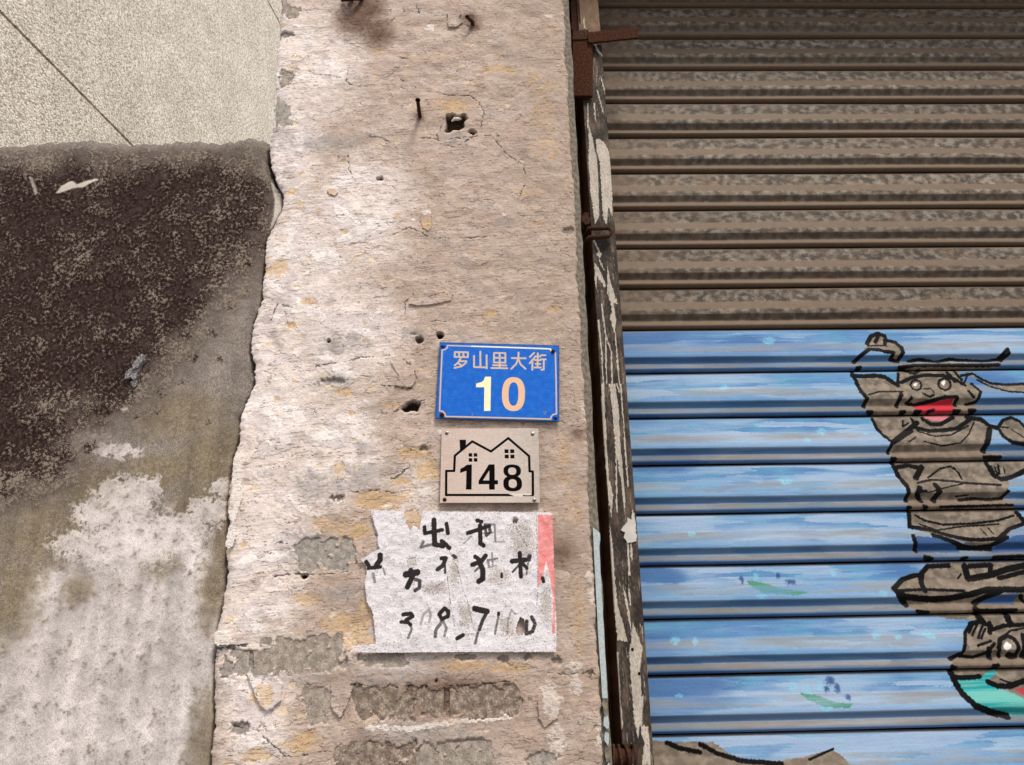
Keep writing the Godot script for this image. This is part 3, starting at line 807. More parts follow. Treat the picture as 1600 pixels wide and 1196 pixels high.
func make_shutter() -> void:
	var bare := Field.new(SX, SY, 1.03, 1.44, 0.001)
	for a in [[.6229,1.9936,.6257,2.0023,.6348,2.0135,.6451,2.0185,.6586,2.0145,.6619,2.0069,.6725,2.0005,.6784,1.9942,.68,1.9842,.6752,1.9719,.6659,1.9658,.6596,1.9696,.6596,1.982,.6458,1.9834,.6395,1.9877,.6256,1.9886,.616,1.9874],
		[.5942,1.9361,.624,1.9406,.6444,1.938,.6624,1.9233,.668,1.9462,.6733,1.9559,.6793,1.9625,.8406,1.9606,.839,1.954,.7699,1.9487,.7749,1.9292,.7883,1.9266,.7954,1.912,.7887,1.8978,.7786,1.8837,.7732,1.8696,.7946,1.8635,.8116,1.8482,.7974,1.846,.7909,1.8277,.7799,1.8096,.8038,1.8059,.7892,1.7914,.8046,1.7622,.7921,1.7567,.6431,1.7589,.6346,1.778,.6309,1.7937,.628,1.814,.6328,1.8276,.6201,1.8438,.6093,1.8718,.6009,1.8954,.5977,1.9097],
		[.779,1.9474,.7924,1.9448,.8057,1.9312,.8313,1.9212,.873,1.9244,.8691,1.9087,.8408,1.9127,.815,1.9214,.7998,1.9361,.7823,1.9412],
		[.8138,1.8528,.8246,1.8643,.8394,1.8688,.8514,1.8616,.8577,1.8499,.8508,1.8223,.8267,1.8261,.8148,1.8377],
		[.7793,1.7972,.8451,1.7996,.8401,1.7795,.8101,1.7666,.7945,1.7668,.785,1.7736],
		[.6336,1.7817,.8109,1.7791,.8071,1.7633,.8023,1.7516,.7957,1.7322,.8045,1.7282,.8193,1.7087,.817,1.6993,.79,1.6845,.7539,1.6627,.7313,1.6649,.7133,1.6708,.67,1.6846,.6388,1.6926,.6405,1.7211,.6393,1.7346,.6456,1.7569],
		[.5933,1.6052,.6107,1.6175,.6404,1.6242,.6589,1.6403,.8102,1.6414,.791,1.565,.6532,1.5675,.6241,1.571,.611,1.58,.5988,1.5944],
		[.6181,1.5717,.6441,1.578,.7886,1.5754,.7568,1.4482,.7285,1.4633,.7067,1.4729,.7233,1.4836,.7226,1.4891,.6975,1.4767,.6579,1.4794,.6563,1.4904,.6631,1.5033,.6789,1.5105,.6896,1.5405,.7003,1.5518,.7098,1.5574,.6692,1.5601],
		[.215,1.4076,.2366,1.4045,.3008,1.4032,.3225,1.3883,.3447,1.3787,.3793,1.3766,.4237,1.3809,.4662,1.3904,.4796,1.3823,.494,1.3638,.2119,1.37]]:
		bare.poly(a)
	for a in [[.7181,1.5816,.7397,1.5937,.7796,1.5948,.7719,1.5789], [.7972,1.8449,.8102,1.847,.8145,1.8366,.8265,1.8249,.8505,1.8211,.8474,1.8087,.7847,1.8107], [.7772,1.9291,.7838,1.9376,.7958,1.9289]]:
		bare.poly(a, 0.0)
	var ink := Field.new(SX, SY, 1.03, 1.44, 0.0007)
	for a in [[28, [.6252,1.9998,.6348,2.0135,.6475,2.0184,.6584,2.0133]], [24, [.6398,2.0021,.6463,2.0121]], [24, [.6542,1.997,.6584,2.007]], [26, [.657,2.0057,.6727,2.0018,.6802,1.9917,.6807,1.9817,.6708,1.967,.6598,1.9708,.6643,1.9819,.6551,1.9833]], [9, [.6243,1.9948,.641,1.9959,.6572,1.9944]], [26, [.5972,1.9666,.6096,1.9776,.6256,1.9886,.6418,1.9871,.6549,1.982]],
		[30, [.5909,1.9435,.6103,1.942,.6291,1.9435,.6448,1.9404,.6569,1.9306,.6629,1.9257]], [26, [.5917,1.9483,.5957,1.9313,.5986,1.9144,.6056,1.9024,.5999,1.8895]], [18, [.668,1.9462,.6624,1.9233]], [26, [.6631,1.9089,.6535,1.8888]], [9, [.609,1.9084,.6284,1.9141,.6675,1.9136]],
		[24, [.6696,1.9304,.6886,1.9387,.7128,1.9432,.7427,1.9417,.7621,1.9342,.7739,1.9243]], [20, [.6773,1.9522,.6947,1.9459,.7052,1.9519]], [26, [.7507,1.9465,.7592,1.9318]], [18, [.7629,1.9488,.7714,1.9341]],
		[24, [.671,1.9559,.6974,1.9593,.758,1.9586,.8165,1.958,.8379,1.959]], [22, [.6896,1.9673,.7089,1.9703,.7226,1.9684,.7361,1.9658,.7606,1.9704,.7742,1.9683,.8184,1.9661,.8402,1.9688,.8585,1.986,.8588,1.9773,.8443,1.9663]],
		[18, [.773,1.9413,.7924,1.9448,.8062,1.9336,.8208,1.9262,.8436,1.924,.8766,1.9255]], [11, [.7969,1.9338,.815,1.9214,.8405,1.9115,.8724,1.9087]], [10, [.7749,1.9292,.7823,1.9412]],
		[11, [.7021,1.9252,.698,1.9185,.691,1.9157,.6851,1.9187,.6837,1.9254,.6878,1.9321,.6948,1.935,.7007,1.932,.7021,1.9252]], [13, [.751,1.9258,.7466,1.9186,.7382,1.9151,.7314,1.9188,.7301,1.9261,.7346,1.934,.7429,1.9368,.7499,1.9338,.751,1.9258]],
		[14, [.699,1.9096,.7093,1.9035,.7158,1.907]], [7, [.703,1.918,.7148,1.919,.7179,1.9118]], [18, [.6718,1.8945,.6792,1.9027]], [22, [.6707,1.8945,.6838,1.8915,.7078,1.8964,.7346,1.9032,.7541,1.903,.7499,1.8888]],
		[26, [.6929,1.8683,.7046,1.8589,.7205,1.8586,.7435,1.87]], [26, [.6765,1.8546,.6977,1.8474,.7229,1.8482,.7463,1.8513,.7726,1.8673]], [18, [.6747,1.8686,.6824,1.8499]], [8, [.6796,1.8476,.7049,1.838,.7324,1.84,.7655,1.8557]], [6, [.685,1.8291,.7128,1.8219,.743,1.8261,.7624,1.8419,.7756,1.8603]],
		[30, [.7663,1.8697,.7883,1.8659,.7996,1.8553,.8121,1.8505]], [36, [.798,1.8483,.7897,1.8323,.7796,1.813]], [17, [.786,1.9266,.7954,1.912,.7859,1.8954,.7687,1.8909]], [20, [.7758,1.9123,.7806,1.9027]],
		[20, [.8138,1.8528,.8246,1.8643,.8394,1.8688,.8514,1.8616,.8579,1.851]], [24, [.8139,1.8481,.8157,1.8365,.8267,1.8261,.8508,1.8223]], [8, [.8172,1.8527,.8306,1.8514]], [6, [.8343,1.8479,.8491,1.8338]],
		[20, [.6111,1.8694,.615,1.8531,.6219,1.8415,.633,1.8287,.6254,1.8118]], [32, [.6355,1.8298,.6561,1.8433,.6824,1.8615]], [22, [.6351,1.8275,.6706,1.8477]], [6, [.6602,1.8295,.6728,1.8362]], [8, [.6606,1.8664,.6572,1.8548,.6688,1.8617]],
		[24, [.6291,1.7959,.6346,1.778,.642,1.7589]], [28, [.6367,1.7891,.6551,1.7922,.674,1.7863,.6621,1.771]], [8, [.6822,1.7718,.7027,1.7848,.7217,1.7901,.7326,1.7788,.7346,1.7677]], [26, [.7807,1.7938,.7855,1.7758,.7967,1.7668,.8156,1.7709,.8406,1.7817]], [10, [.7926,1.7869,.7939,1.7735]], [8, [.7992,1.7913,.7977,1.7756]],
		[26, [.6586,1.8793,.6631,1.8793]], [26, [.6814,1.879,.6883,1.8794]], [20, [.7019,1.8788,.7117,1.8822]], [30, [.7455,1.8794,.7524,1.8793]], [30, [.771,1.8802,.7778,1.8802]], [28, [.6039,1.88,.6095,1.8793]], [28, [.6293,1.8027,.6336,1.8019]], [24, [.7772,1.8028,.803,1.8025]], [26, [.5999,1.9555,.6048,1.9567]],
		[25, [.6322,1.7896,.6339,1.7777,.6442,1.7598,.6443,1.7501,.6395,1.7356]], [36, [.6757,1.789,.6623,1.7714]], [8, [.6844,1.773,.7051,1.7866,.7194,1.7884]], [8, [.7271,1.7873,.7353,1.7703]], [20, [.6599,1.7498,.6717,1.7496]], [30, [.6631,1.7556,.6572,1.746,.6629,1.7352]], [34, [.6894,1.7592,.6933,1.7493,.6824,1.7349]], [6, [.6752,1.7476,.7126,1.7568,.7331,1.7605]], [6, [.719,1.7411,.7393,1.7437]], [20, [.7236,1.7353,.7478,1.7378,.7669,1.7356,.7909,1.7371,.8013,1.7477]],
		[26, [.785,1.7874,.7892,1.7715,.8041,1.7673,.8278,1.7749,.8412,1.7806]], [8, [.7979,1.7873,.7961,1.7753]], [6, [.8069,1.7871,.8065,1.7772]], [20, [.6394,1.725,.6432,1.7249]], [25, [.665,1.7265,.6685,1.7245]], [14, [.6901,1.7252,.804,1.7263]],
		[26, [.6417,1.7173,.6376,1.6964,.66,1.6923]], [12, [.6507,1.7133,.6627,1.7055,.6903,1.6984,.7391,1.6995,.779,1.7037,.8042,1.7109]], [7, [.6538,1.7,.6789,1.6901,.7187,1.6951,.7777,1.698]], [22, [.6411,1.6945,.6693,1.6903,.6962,1.6804,.7238,1.6744,.743,1.674,.7685,1.6755,.7914,1.6902,.8209,1.6992]], [26, [.6385,1.6814,.6398,1.659]], [26, [.6696,1.6827,.6946,1.673,.7121,1.6652,.7307,1.6621,.7543,1.6645,.7824,1.6771]], [32, [.7079,1.6634,.7554,1.6608]], [30, [.811,1.7146,.8194,1.7011]], [5, [.7469,1.6909,.7522,1.6804]], [5, [.7589,1.6926,.7642,1.6821]],
		[30, [.6513,1.6496,.6603,1.6467]], [22, [.7081,1.6468,.714,1.6476]], [20, [.7562,1.6478,.8082,1.6488]], [28, [.5932,1.6043,.6107,1.6175,.6269,1.6226,.6404,1.6242,.6544,1.6367,.6868,1.6371]], [32, [.6423,1.6242,.6379,1.6116,.6395,1.6008]], [42, [.7113,1.6357,.7111,1.6176]], [30, [.7189,1.6356,.7517,1.6369,.7468,1.6242]], [8, [.7032,1.6249,.696,1.6178]], [38, [.7168,1.6175,.7483,1.6223,.7709,1.6292,.805,1.636]], [12, [.7213,1.621,.7411,1.6243]], [36, [.5979,1.5998,.6115,1.5924,.6482,1.5882,.6766,1.5895,.7059,1.5943,.7357,1.6009,.796,1.5998]], [16, [.5964,1.6016,.6417,1.6026,.6977,1.5998]], [36, [.5991,1.5962,.6094,1.5818]], [32, [.7125,1.5817,.7295,1.5903,.7541,1.5988]], [24, [.7825,1.5911,.7897,1.5821]], [20, [.6224,1.5719,.6406,1.5698]], [22, [.7101,1.5712,.7362,1.5707]], [22, [.7399,1.5706,.7719,1.5709]], [26, [.7584,1.6167,.8028,1.6269]],
		[26, [.7005,1.5528,.7155,1.5554,.7306,1.5493]], [13, [.7044,1.5517,.6957,1.5404]], [12, [.7106,1.5516,.6989,1.5365]], [12, [.7183,1.5496,.7062,1.5326]], [11, [.7215,1.5457,.7101,1.5316]], [19, [.7003,1.5518,.6896,1.5405,.6842,1.5254,.6768,1.5105]], [18, [.6744,1.5087,.6942,1.5064,.7116,1.5117,.7269,1.5246]], [12, [.7018,1.5223,.7237,1.5285]], [26, [.7295,1.5532,.7263,1.5398]], [32, [.717,1.5173,.7184,1.506]], [22, [.6593,1.5043,.675,1.5115]], [24, [.733,1.5076,.7316,1.5189,.7374,1.5301,.7499,1.5356,.759,1.5307,.7615,1.5202,.7573,1.5071]], [40, [.7474,1.5082,.7512,1.5072]], [32, [.7744,1.5351,.7674,1.5069]], [22, [.7293,1.5436,.749,1.549,.7823,1.5503]], [8, [.7479,1.5356,.7577,1.5421,.7811,1.5455]], [42, [.7113,1.5729,.7196,1.5553]], [42, [.7584,1.5623,.7602,1.5526]], [26, [.6591,1.4941,.6637,1.4922]], [24, [.7196,1.4938,.7259,1.4946]], [30, [.7087,1.4728,.7214,1.4671,.7394,1.4667,.7632,1.4736]], [8, [.7276,1.4761,.7422,1.4703,.7636,1.4754]], [36, [.6575,1.4867,.6607,1.4738,.6671,1.4573,.6798,1.4426,.7014,1.4332,.7258,1.4273]], [26, [.6599,1.4793,.6839,1.4788,.6984,1.4804]]]:
		ink.stroke(a[1], a[0] / 4.8 * 0.00108 + 0.0006)
	ink.stroke([.6627,1.7635,.6853,1.7681,.7145,1.7657,.7432,1.7613,.7919,1.7576], 0.004, 0.6)
	ink.stroke([.2365,1.4032,.2534,1.3963,.2819,1.3905], 0.006)
	ink.stroke([.283,1.4009,.305,1.3887,.3389,1.3788,.3935,1.3737], 0.006, 0.8)
	ink.stroke([.4321,1.3781,.4692,1.3904], 0.003, 0.8)
	var red := Field.new(SX, SY, 1.03, 1.44, 0.001)
	red.poly([.6778,1.8897,.7073,1.8941,.7478,1.9007,.7454,1.8841,.7438,1.8766,.6879,1.8773,.6825,1.8849])
	red.poly([.7445,1.463,.7609,1.4645,.758,1.4527,.7511,1.4574], 0.8)
	var pink := Field.new(SX, SY, 1.03, 1.44, 0.001)
	pink.poly([.6943,1.8753,.7388,1.8748,.7369,1.8713,.7286,1.8644,.7104,1.8646,.6977,1.8694])
	var teal := Field.new(SX, SY, 1.03, 1.44, 0.001)
	teal.poly([.6651,1.4755,.6975,1.4767,.7097,1.4857,.7226,1.4891,.7233,1.4836,.7067,1.4729,.7205,1.4635,.7427,1.4557,.7566,1.4473,.7517,1.4277,.726,1.4282,.7018,1.4349,.6806,1.4462,.6675,1.4591])
	var glint := Field.new(SX, SY, 1.03, 1.44, 0.001)
	for a in [[.6888,1.9278,.6962,1.9301,.6954,1.9265,.6914,1.9234,.6885,1.9242], [.7358,1.9308,.7434,1.9339,.7427,1.9283,.7389,1.9236,.7366,1.926], [.7396,1.5225,.746,1.5277,.7518,1.5223,.7497,1.5176,.7428,1.5145,.7391,1.5178]]:
		glint.poly(a)
	var leaf := Field.new(SX, SY, 1.03, 1.44, 0.001)
	leaf.poly([.3744,1.6204,.3961,1.6179,.4291,1.6069,.466,1.6026,.4465,1.5976,.3971,1.6021,.3797,1.6122])
	leaf.poly([.4331,1.4641,.4565,1.4603,.4819,1.4503,.5056,1.4484,.4987,1.4431,.4631,1.4452,.4407,1.4552])
	var dab := Field.new(SX, SY, 1.03, 1.44, 0.001)
	dab.blobs([.4601,2.0068,.0164,.0109,.3757,1.9255,.012,.0087,.5247,1.8498,.0118,.0099,.4559,1.7702,.016,.0103,.4978,1.8351,.0085,.0065,.2992,1.691,.0087,.0062,.5947,1.8448,.0059,.0039])
	dab.blobs([.5078,1.6281,.0076,.0069,.2605,1.5383,.0109,.0091,.2893,1.5363,.0067,.0085,.5567,1.5399,.0105,.0086,.2597,1.4643,.0083,.0042,.5766,1.5977,.01,.0069,.3934,1.5971,.0124,.0056,.4252,1.472,.009,.012,.4441,1.4674,.0102,.0102,.4644,1.4726,.0078,.009,.4657,1.4424,.0179,.0048,.3908,1.6256,.0063,.0094])
	dab.blobs([.5568,1.5402,.0097,.0081,.5887,1.5363,.0085,.0053,.6324,1.5407,.0094,.0069,.6395,1.5358,.0102,.0045])
	dab.blobs([.507,1.6283,.0064,.0056,.5769,1.5975,.0086,.006])
	var navy := Field.new(SX, SY, 1.03, 1.44, 0.001)
	navy.blobs([.4239,1.6265,.005,.0075,.4399,1.6172,.0094,.0063,.4791,1.4792,.0102,.009,.488,1.4693,.0066,.0102,.4728,1.4682,.006,.0066,.3683,1.6214,.005,.0094,.501,1.4567,.006,.0066,.4462,1.6171,.005,.0063])
	navy.poly([.7181,1.5816,.7397,1.5937,.7796,1.5948,.7719,1.5789], 0.9)
	navy.poly([.6385,1.6814,.6689,1.679,.7102,1.6653,.7063,1.656,.6414,1.6571], 0.8)
	navy.poly([.7541,1.6552,.7573,1.6608,.7925,1.6789,.8166,1.6822,.8101,1.6562], 0.7)
	var white := Field.new(SX, SY, 1.03, 1.44, 0.003)
	white.blobs([.5571,1.7602,.1414,.0606,.4648,1.6828,.2165,.0591,.3018,1.7243,.1188,.0396,.6644,1.8413,.0622,.0415,.5847,1.533,.1514,.0852,.4764,1.449,.2755,.0826,.5137,1.3987,.2716,.0543,.3444,1.943,.1685,.0316,.4855,1.8228,.205,.0615,.3117,1.6286,.077,.0289,.7814,1.9946,.1738,.0434])
	var deep := Field.new(SX, SY, 1.03, 1.44, 0.003)
	deep.blobs([.2444,2.0118,.171,.0534,.3497,1.9935,.1922,.0427,.2351,1.6345,.0577,.0385,.2895,1.8048,.081,.0304,.231,1.4708,.1281,.0549,.2074,1.5226,.0836,.0464,.8279,1.915,.0959,.0426,.8,1.7976,.0618,.0309,.4889,1.992,.1717,.0215,.627,1.6514,.0589,.0393,.7967,1.6581,.0594,.0495])
	var nsp := cells(1.0 / 13.0, 71)
	nsp.domain_warp_enabled = true
	nsp.domain_warp_amplitude = 9.0
	nsp.domain_warp_frequency = 0.06
	var nsq := cells(1.0 / 6.0, 72)
	nsq.domain_warp_enabled = true
	nsq.domain_warp_amplitude = 6.0
	nsq.domain_warp_frequency = 0.1
	var n1 := noise(1.0 / 160.0, 3, 73)
	var n2 := noise(1.0 / 30.0, 4, 74)
	var n3 := noise(1.0 / 5.0, 3, 75)
	var nst := noise(1.0 / 3.6, 4, 76)
	var nmo := noise(1.0 / 19.0, 4, 79)
	var nsr := noise(1.0 / 26.0, 4, 77)
	var nbs := cells(1.0, 78)
	nbs.domain_warp_enabled = true
	nbs.domain_warp_amplitude = 0.5
	nbs.domain_warp_frequency = 1.2
	var got := bake(SH, func(j0, j1):
		var by := PackedByteArray()
		var fl := PackedFloat32Array()
		by.resize((j1 - j0) * SW * 3)
		fl.resize((j1 - j0) * SW)
		var k := 0
		for j in range(j0, j1):
			var y := SY - (j + 0.5) * SS
			var sl := (SEAM - y) / PITCH
			var s := sl - floorf(sl)
			var row := int(floor(sl))
			for i in SW:
				var x := SX + (i + 0.5) * SS
				var X := x * 1000.0
				var Y := y * 1000.0
				var b := n2.get_noise_2d(X * 0.5 + row * 90, Y)
				var c := n3.get_noise_2d(X, Y)
				var st := nst.get_noise_2d(X * 0.035 + row * 40, Y)
				var sr := nsr.get_noise_2d(X * 0.16 + row * 40 + 1.5 * c, Y * 1.5)
				var a := n1.get_noise_2d(X, Y)
				# hot-dipped zinc: flat crystals of different greys, brown dust where it can lie
				var sp := nsp.get_noise_2d(X + row * 310, Y)
				var sq := nsq.get_noise_2d(X + row * 170, Y)
				var mo := nmo.get_noise_2d(X + row * 210 + 5.0 * c, Y * 1.2)
				var t := clampf(0.42 + 0.24 * sp + 0.16 * sq + 1.2 * mo, 0, 1)
				var col := rgb(72, 66, 61).lerp(rgb(142, 135, 126), t)
				col = col.lerp(rgb(152, 142, 129), smoothstep(0.05, 0.0, absf(mo - 0.1 - 0.1 * sq)) * 0.5)
				col *= 1.0 + 0.06 * c
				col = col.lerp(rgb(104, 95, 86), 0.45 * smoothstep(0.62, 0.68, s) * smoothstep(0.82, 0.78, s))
				col *= 0.96 + 0.08 * sin(row * 2.7) * sin(row * 1.3 + 1.0)
				col = col.lerp(rgb(120, 84, 58), smoothstep(0.42, 0.62, b + 0.3 * a + 0.2 * c) * 0.3)
				col *= 1.0 + 0.1 * n2.get_noise_2d(X * 1.4 + row * 33, Y * 0.12)
				var left := smoothstep(0.36, 0.18, x)
				var dust := maxf(smoothstep(0.335, 0.36, s + 0.012 * b) * smoothstep(0.56, 0.52, s + 0.02 * b), smoothstep(0.085, 0.04, s))
				dust = maxf(dust, smoothstep(0.79, 0.81, s))
				dust = maxf(dust * 0.93, clampf(0.2 + 0.4 * b + 0.5 * left, 0, 0.9))
				col = col.lerp(rgb(108, 92, 79) * (1.0 + 0.05 * c), dust)
				var pt := 0.0
				if y < SEAM - PITCH * 9 - 0.003:
					var ex := x + 0.0016 * c + 0.001 * b
					var ey := y + 0.0014 * c
					var br := bare.at(ex, ey)
					pt = 1.0 - br
					# the brush skips the ledges and thins out along its stroke
					var lip := smoothstep(0.795, 0.81, s) * smoothstep(0.925, 0.90, s)
					pt *= 1.0 - lip * clampf(0.62 + 0.3 * sr, 0, 1)
					col = col.lerp(rgb(132, 122, 111) * (0.86 + 0.28 * t), br * 0.75 * (1.0 - 0.6 * lip))
					pt *= 1.0 - smoothstep(0.05, 0.02, s) * 0.7
					pt *= 1.0 - smoothstep(0.34, 0.38, s) * smoothstep(0.60, 0.54, s) * clampf(0.12 + 0.3 * sr + 0.15 * st, 0, 0.4)
					var dab2 := nbs.get_noise_2d(X / 110.0 + row * 17.3 + 0.12 * st, Y / 9.0 + 0.5 * sr)
					var pale := smoothstep(-0.1, 0.95, white.soft(ex, ey) * 1.3 + 0.34 * sr + 0.1 * st + 0.45 * dab2)
					var dp := smoothstep(0.05, 1.0, deep.soft(ex, ey) * 1.5 + 0.55 * a - 0.3 * sr - 0.3 * dab2)
					var pc := rgb(92, 138, 192).lerp(rgb(120, 160, 202), clampf(0.5 + 0.6 * st + 0.5 * dab2 + 0.5 * sr, 0, 1))
					pc = pc.lerp(rgb(96, 160, 196), clampf(0.9 * b + 0.1 - 0.3 * dab2, 0, 0.7))
					pc = pc.lerp(rgb(176, 194, 222), pale * 0.66)
					pc = pc.lerp(rgb(70, 108, 166), dp * 0.75)
					pc = pc.lerp(rgb(56, 92, 140), smoothstep(0.67, 0.69, s) * smoothstep(0.81, 0.785, s) * 0.55)  # down-facing facet: darker blue paint, partly shade put into the colour
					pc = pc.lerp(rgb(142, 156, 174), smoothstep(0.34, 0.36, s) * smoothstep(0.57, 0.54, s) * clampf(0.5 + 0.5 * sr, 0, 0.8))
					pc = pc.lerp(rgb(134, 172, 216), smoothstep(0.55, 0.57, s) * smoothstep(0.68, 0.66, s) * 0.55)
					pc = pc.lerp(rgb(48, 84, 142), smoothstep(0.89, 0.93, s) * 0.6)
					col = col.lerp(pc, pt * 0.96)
					col = col.lerp(rgb(104, 190, 222).lerp(rgb(150, 208, 228), clampf(0.5 + c, 0, 1)), smoothstep(0.15, 0.6, dab.soft(ex, ey) * (1.0 + 0.7 * c + 0.7 * st)) * 0.55)
					col = col.lerp(rgb(40, 70, 122), smoothstep(0.1, 0.7, navy.soft(ex, ey) + 0.3 * c) * 0.75)
					col = col.lerp(rgb(64, 132, 104), leaf.soft(ex, ey) * clampf(0.7 + 0.6 * sr + 0.4 * st, 0, 0.9))
					col = col.lerp(rgb(34, 150, 158).lerp(rgb(104, 176, 172), clampf(0.45 + 1.4 * st + smoothstep(0.34, 0.4, s) * smoothstep(0.62, 0.5, s), 0, 1)), teal.soft(ex, ey))
					col = col.lerp(rgb(176, 40, 56), red.soft(ex, ey))
					col = col.lerp(rgb(208, 122, 138), pink.soft(ex, ey))
					var nk := ink.soft(x + 0.0011 * c, y + 0.0011 * c)
					nk *= clampf(1.15 + 0.7 * st, 0.72, 1.0)
					col = col.lerp(rgb(7, 6, 8), smoothstep(0.15, 0.7, nk) * 0.97)
					col = col.lerp(rgb(226, 226, 226), glint.soft(x, y))
				by[3 * k] = int(clampf(col.x, 0, 255)); by[3 * k + 1] = int(clampf(col.y, 0, 255)); by[3 * k + 2] = int(clampf(col.z, 0, 255))
				fl[k] = pt * (0.012 * st + 0.01 * c) + 0.004 * c
				k += 1
		return [by, fl])
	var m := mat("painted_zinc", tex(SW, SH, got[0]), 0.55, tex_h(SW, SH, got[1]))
	m.metallic_specular = 0.22
	m.texture_repeat = false
	var sh := thing("roller_shutter", "closed ribbed roller shutter, bare zinc above and blue mural of cartoon figures below", "shutter")
	# profile of a slat from its top to its seam: share of the pitch, how far it stands out (mm)
	var prof := [[0.0, -7.0], [0.012, -4.5], [0.03, -2.6], [0.05, -1.9], [0.09, -1.6], [0.2, -1.1], [0.33, -0.7], [0.35, -0.4], [0.38, 0.3], [0.46, 2.0], [0.54, 3.7], [0.565, 4.1], [0.6, 4.3], [0.65, 4.3], [0.668, 3.7], [0.69, 2.2], [0.725, -0.4], [0.755, -2.0], [0.785, -2.4], [0.80, -2.1], [0.835, 0.2], [0.875, 2.0], [0.90, 2.7], [0.92, 2.9], [0.938, 2.5], [0.955, 1.3], [0.968, -0.6], [0.975, -3.0], [0.978, -7.0]]
	put("inner_dark", box(SHUT_X, 1.62, 0, 2.95, -0.16, -0.13), mat("dark_behind", null, 0.95, null, Color8(40, 34, 30)), sh)  # added dark backing, stands in for the unlit space behind the seams
	var nwob := noise(0.9, 2, 81)
	var nx := 26
	for r in range(-3, 36):
		var v := PackedVector3Array()
		var uv := PackedVector2Array()
		var top := SEAM - r * PITCH
		for p in prof:
			for i in nx:
				var x := lerpf(SHUT_X, 1.62, float(i) / (nx - 1))
				var y: float = top - p[0] * PITCH + 0.0008 * nwob.get_noise_2d(x * 2.0, r * 7)
				var z: float = SHUT_Z + p[1] * 0.001 * (1.0 + 0.12 * nwob.get_noise_2d(x * 2.0, r * 3 + 50)) + 0.0012 * nwob.get_noise_2d(x, r * 11 + 200)
				v.append(Vector3(x, y, z))
				var yt: float = top - p[0] * PITCH
				if r > 18:
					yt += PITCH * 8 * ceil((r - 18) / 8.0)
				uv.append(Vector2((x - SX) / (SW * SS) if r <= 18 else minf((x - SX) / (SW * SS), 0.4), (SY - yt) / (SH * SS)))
		put("slat", sheet(nx, prof.size(), v, uv), m, sh)

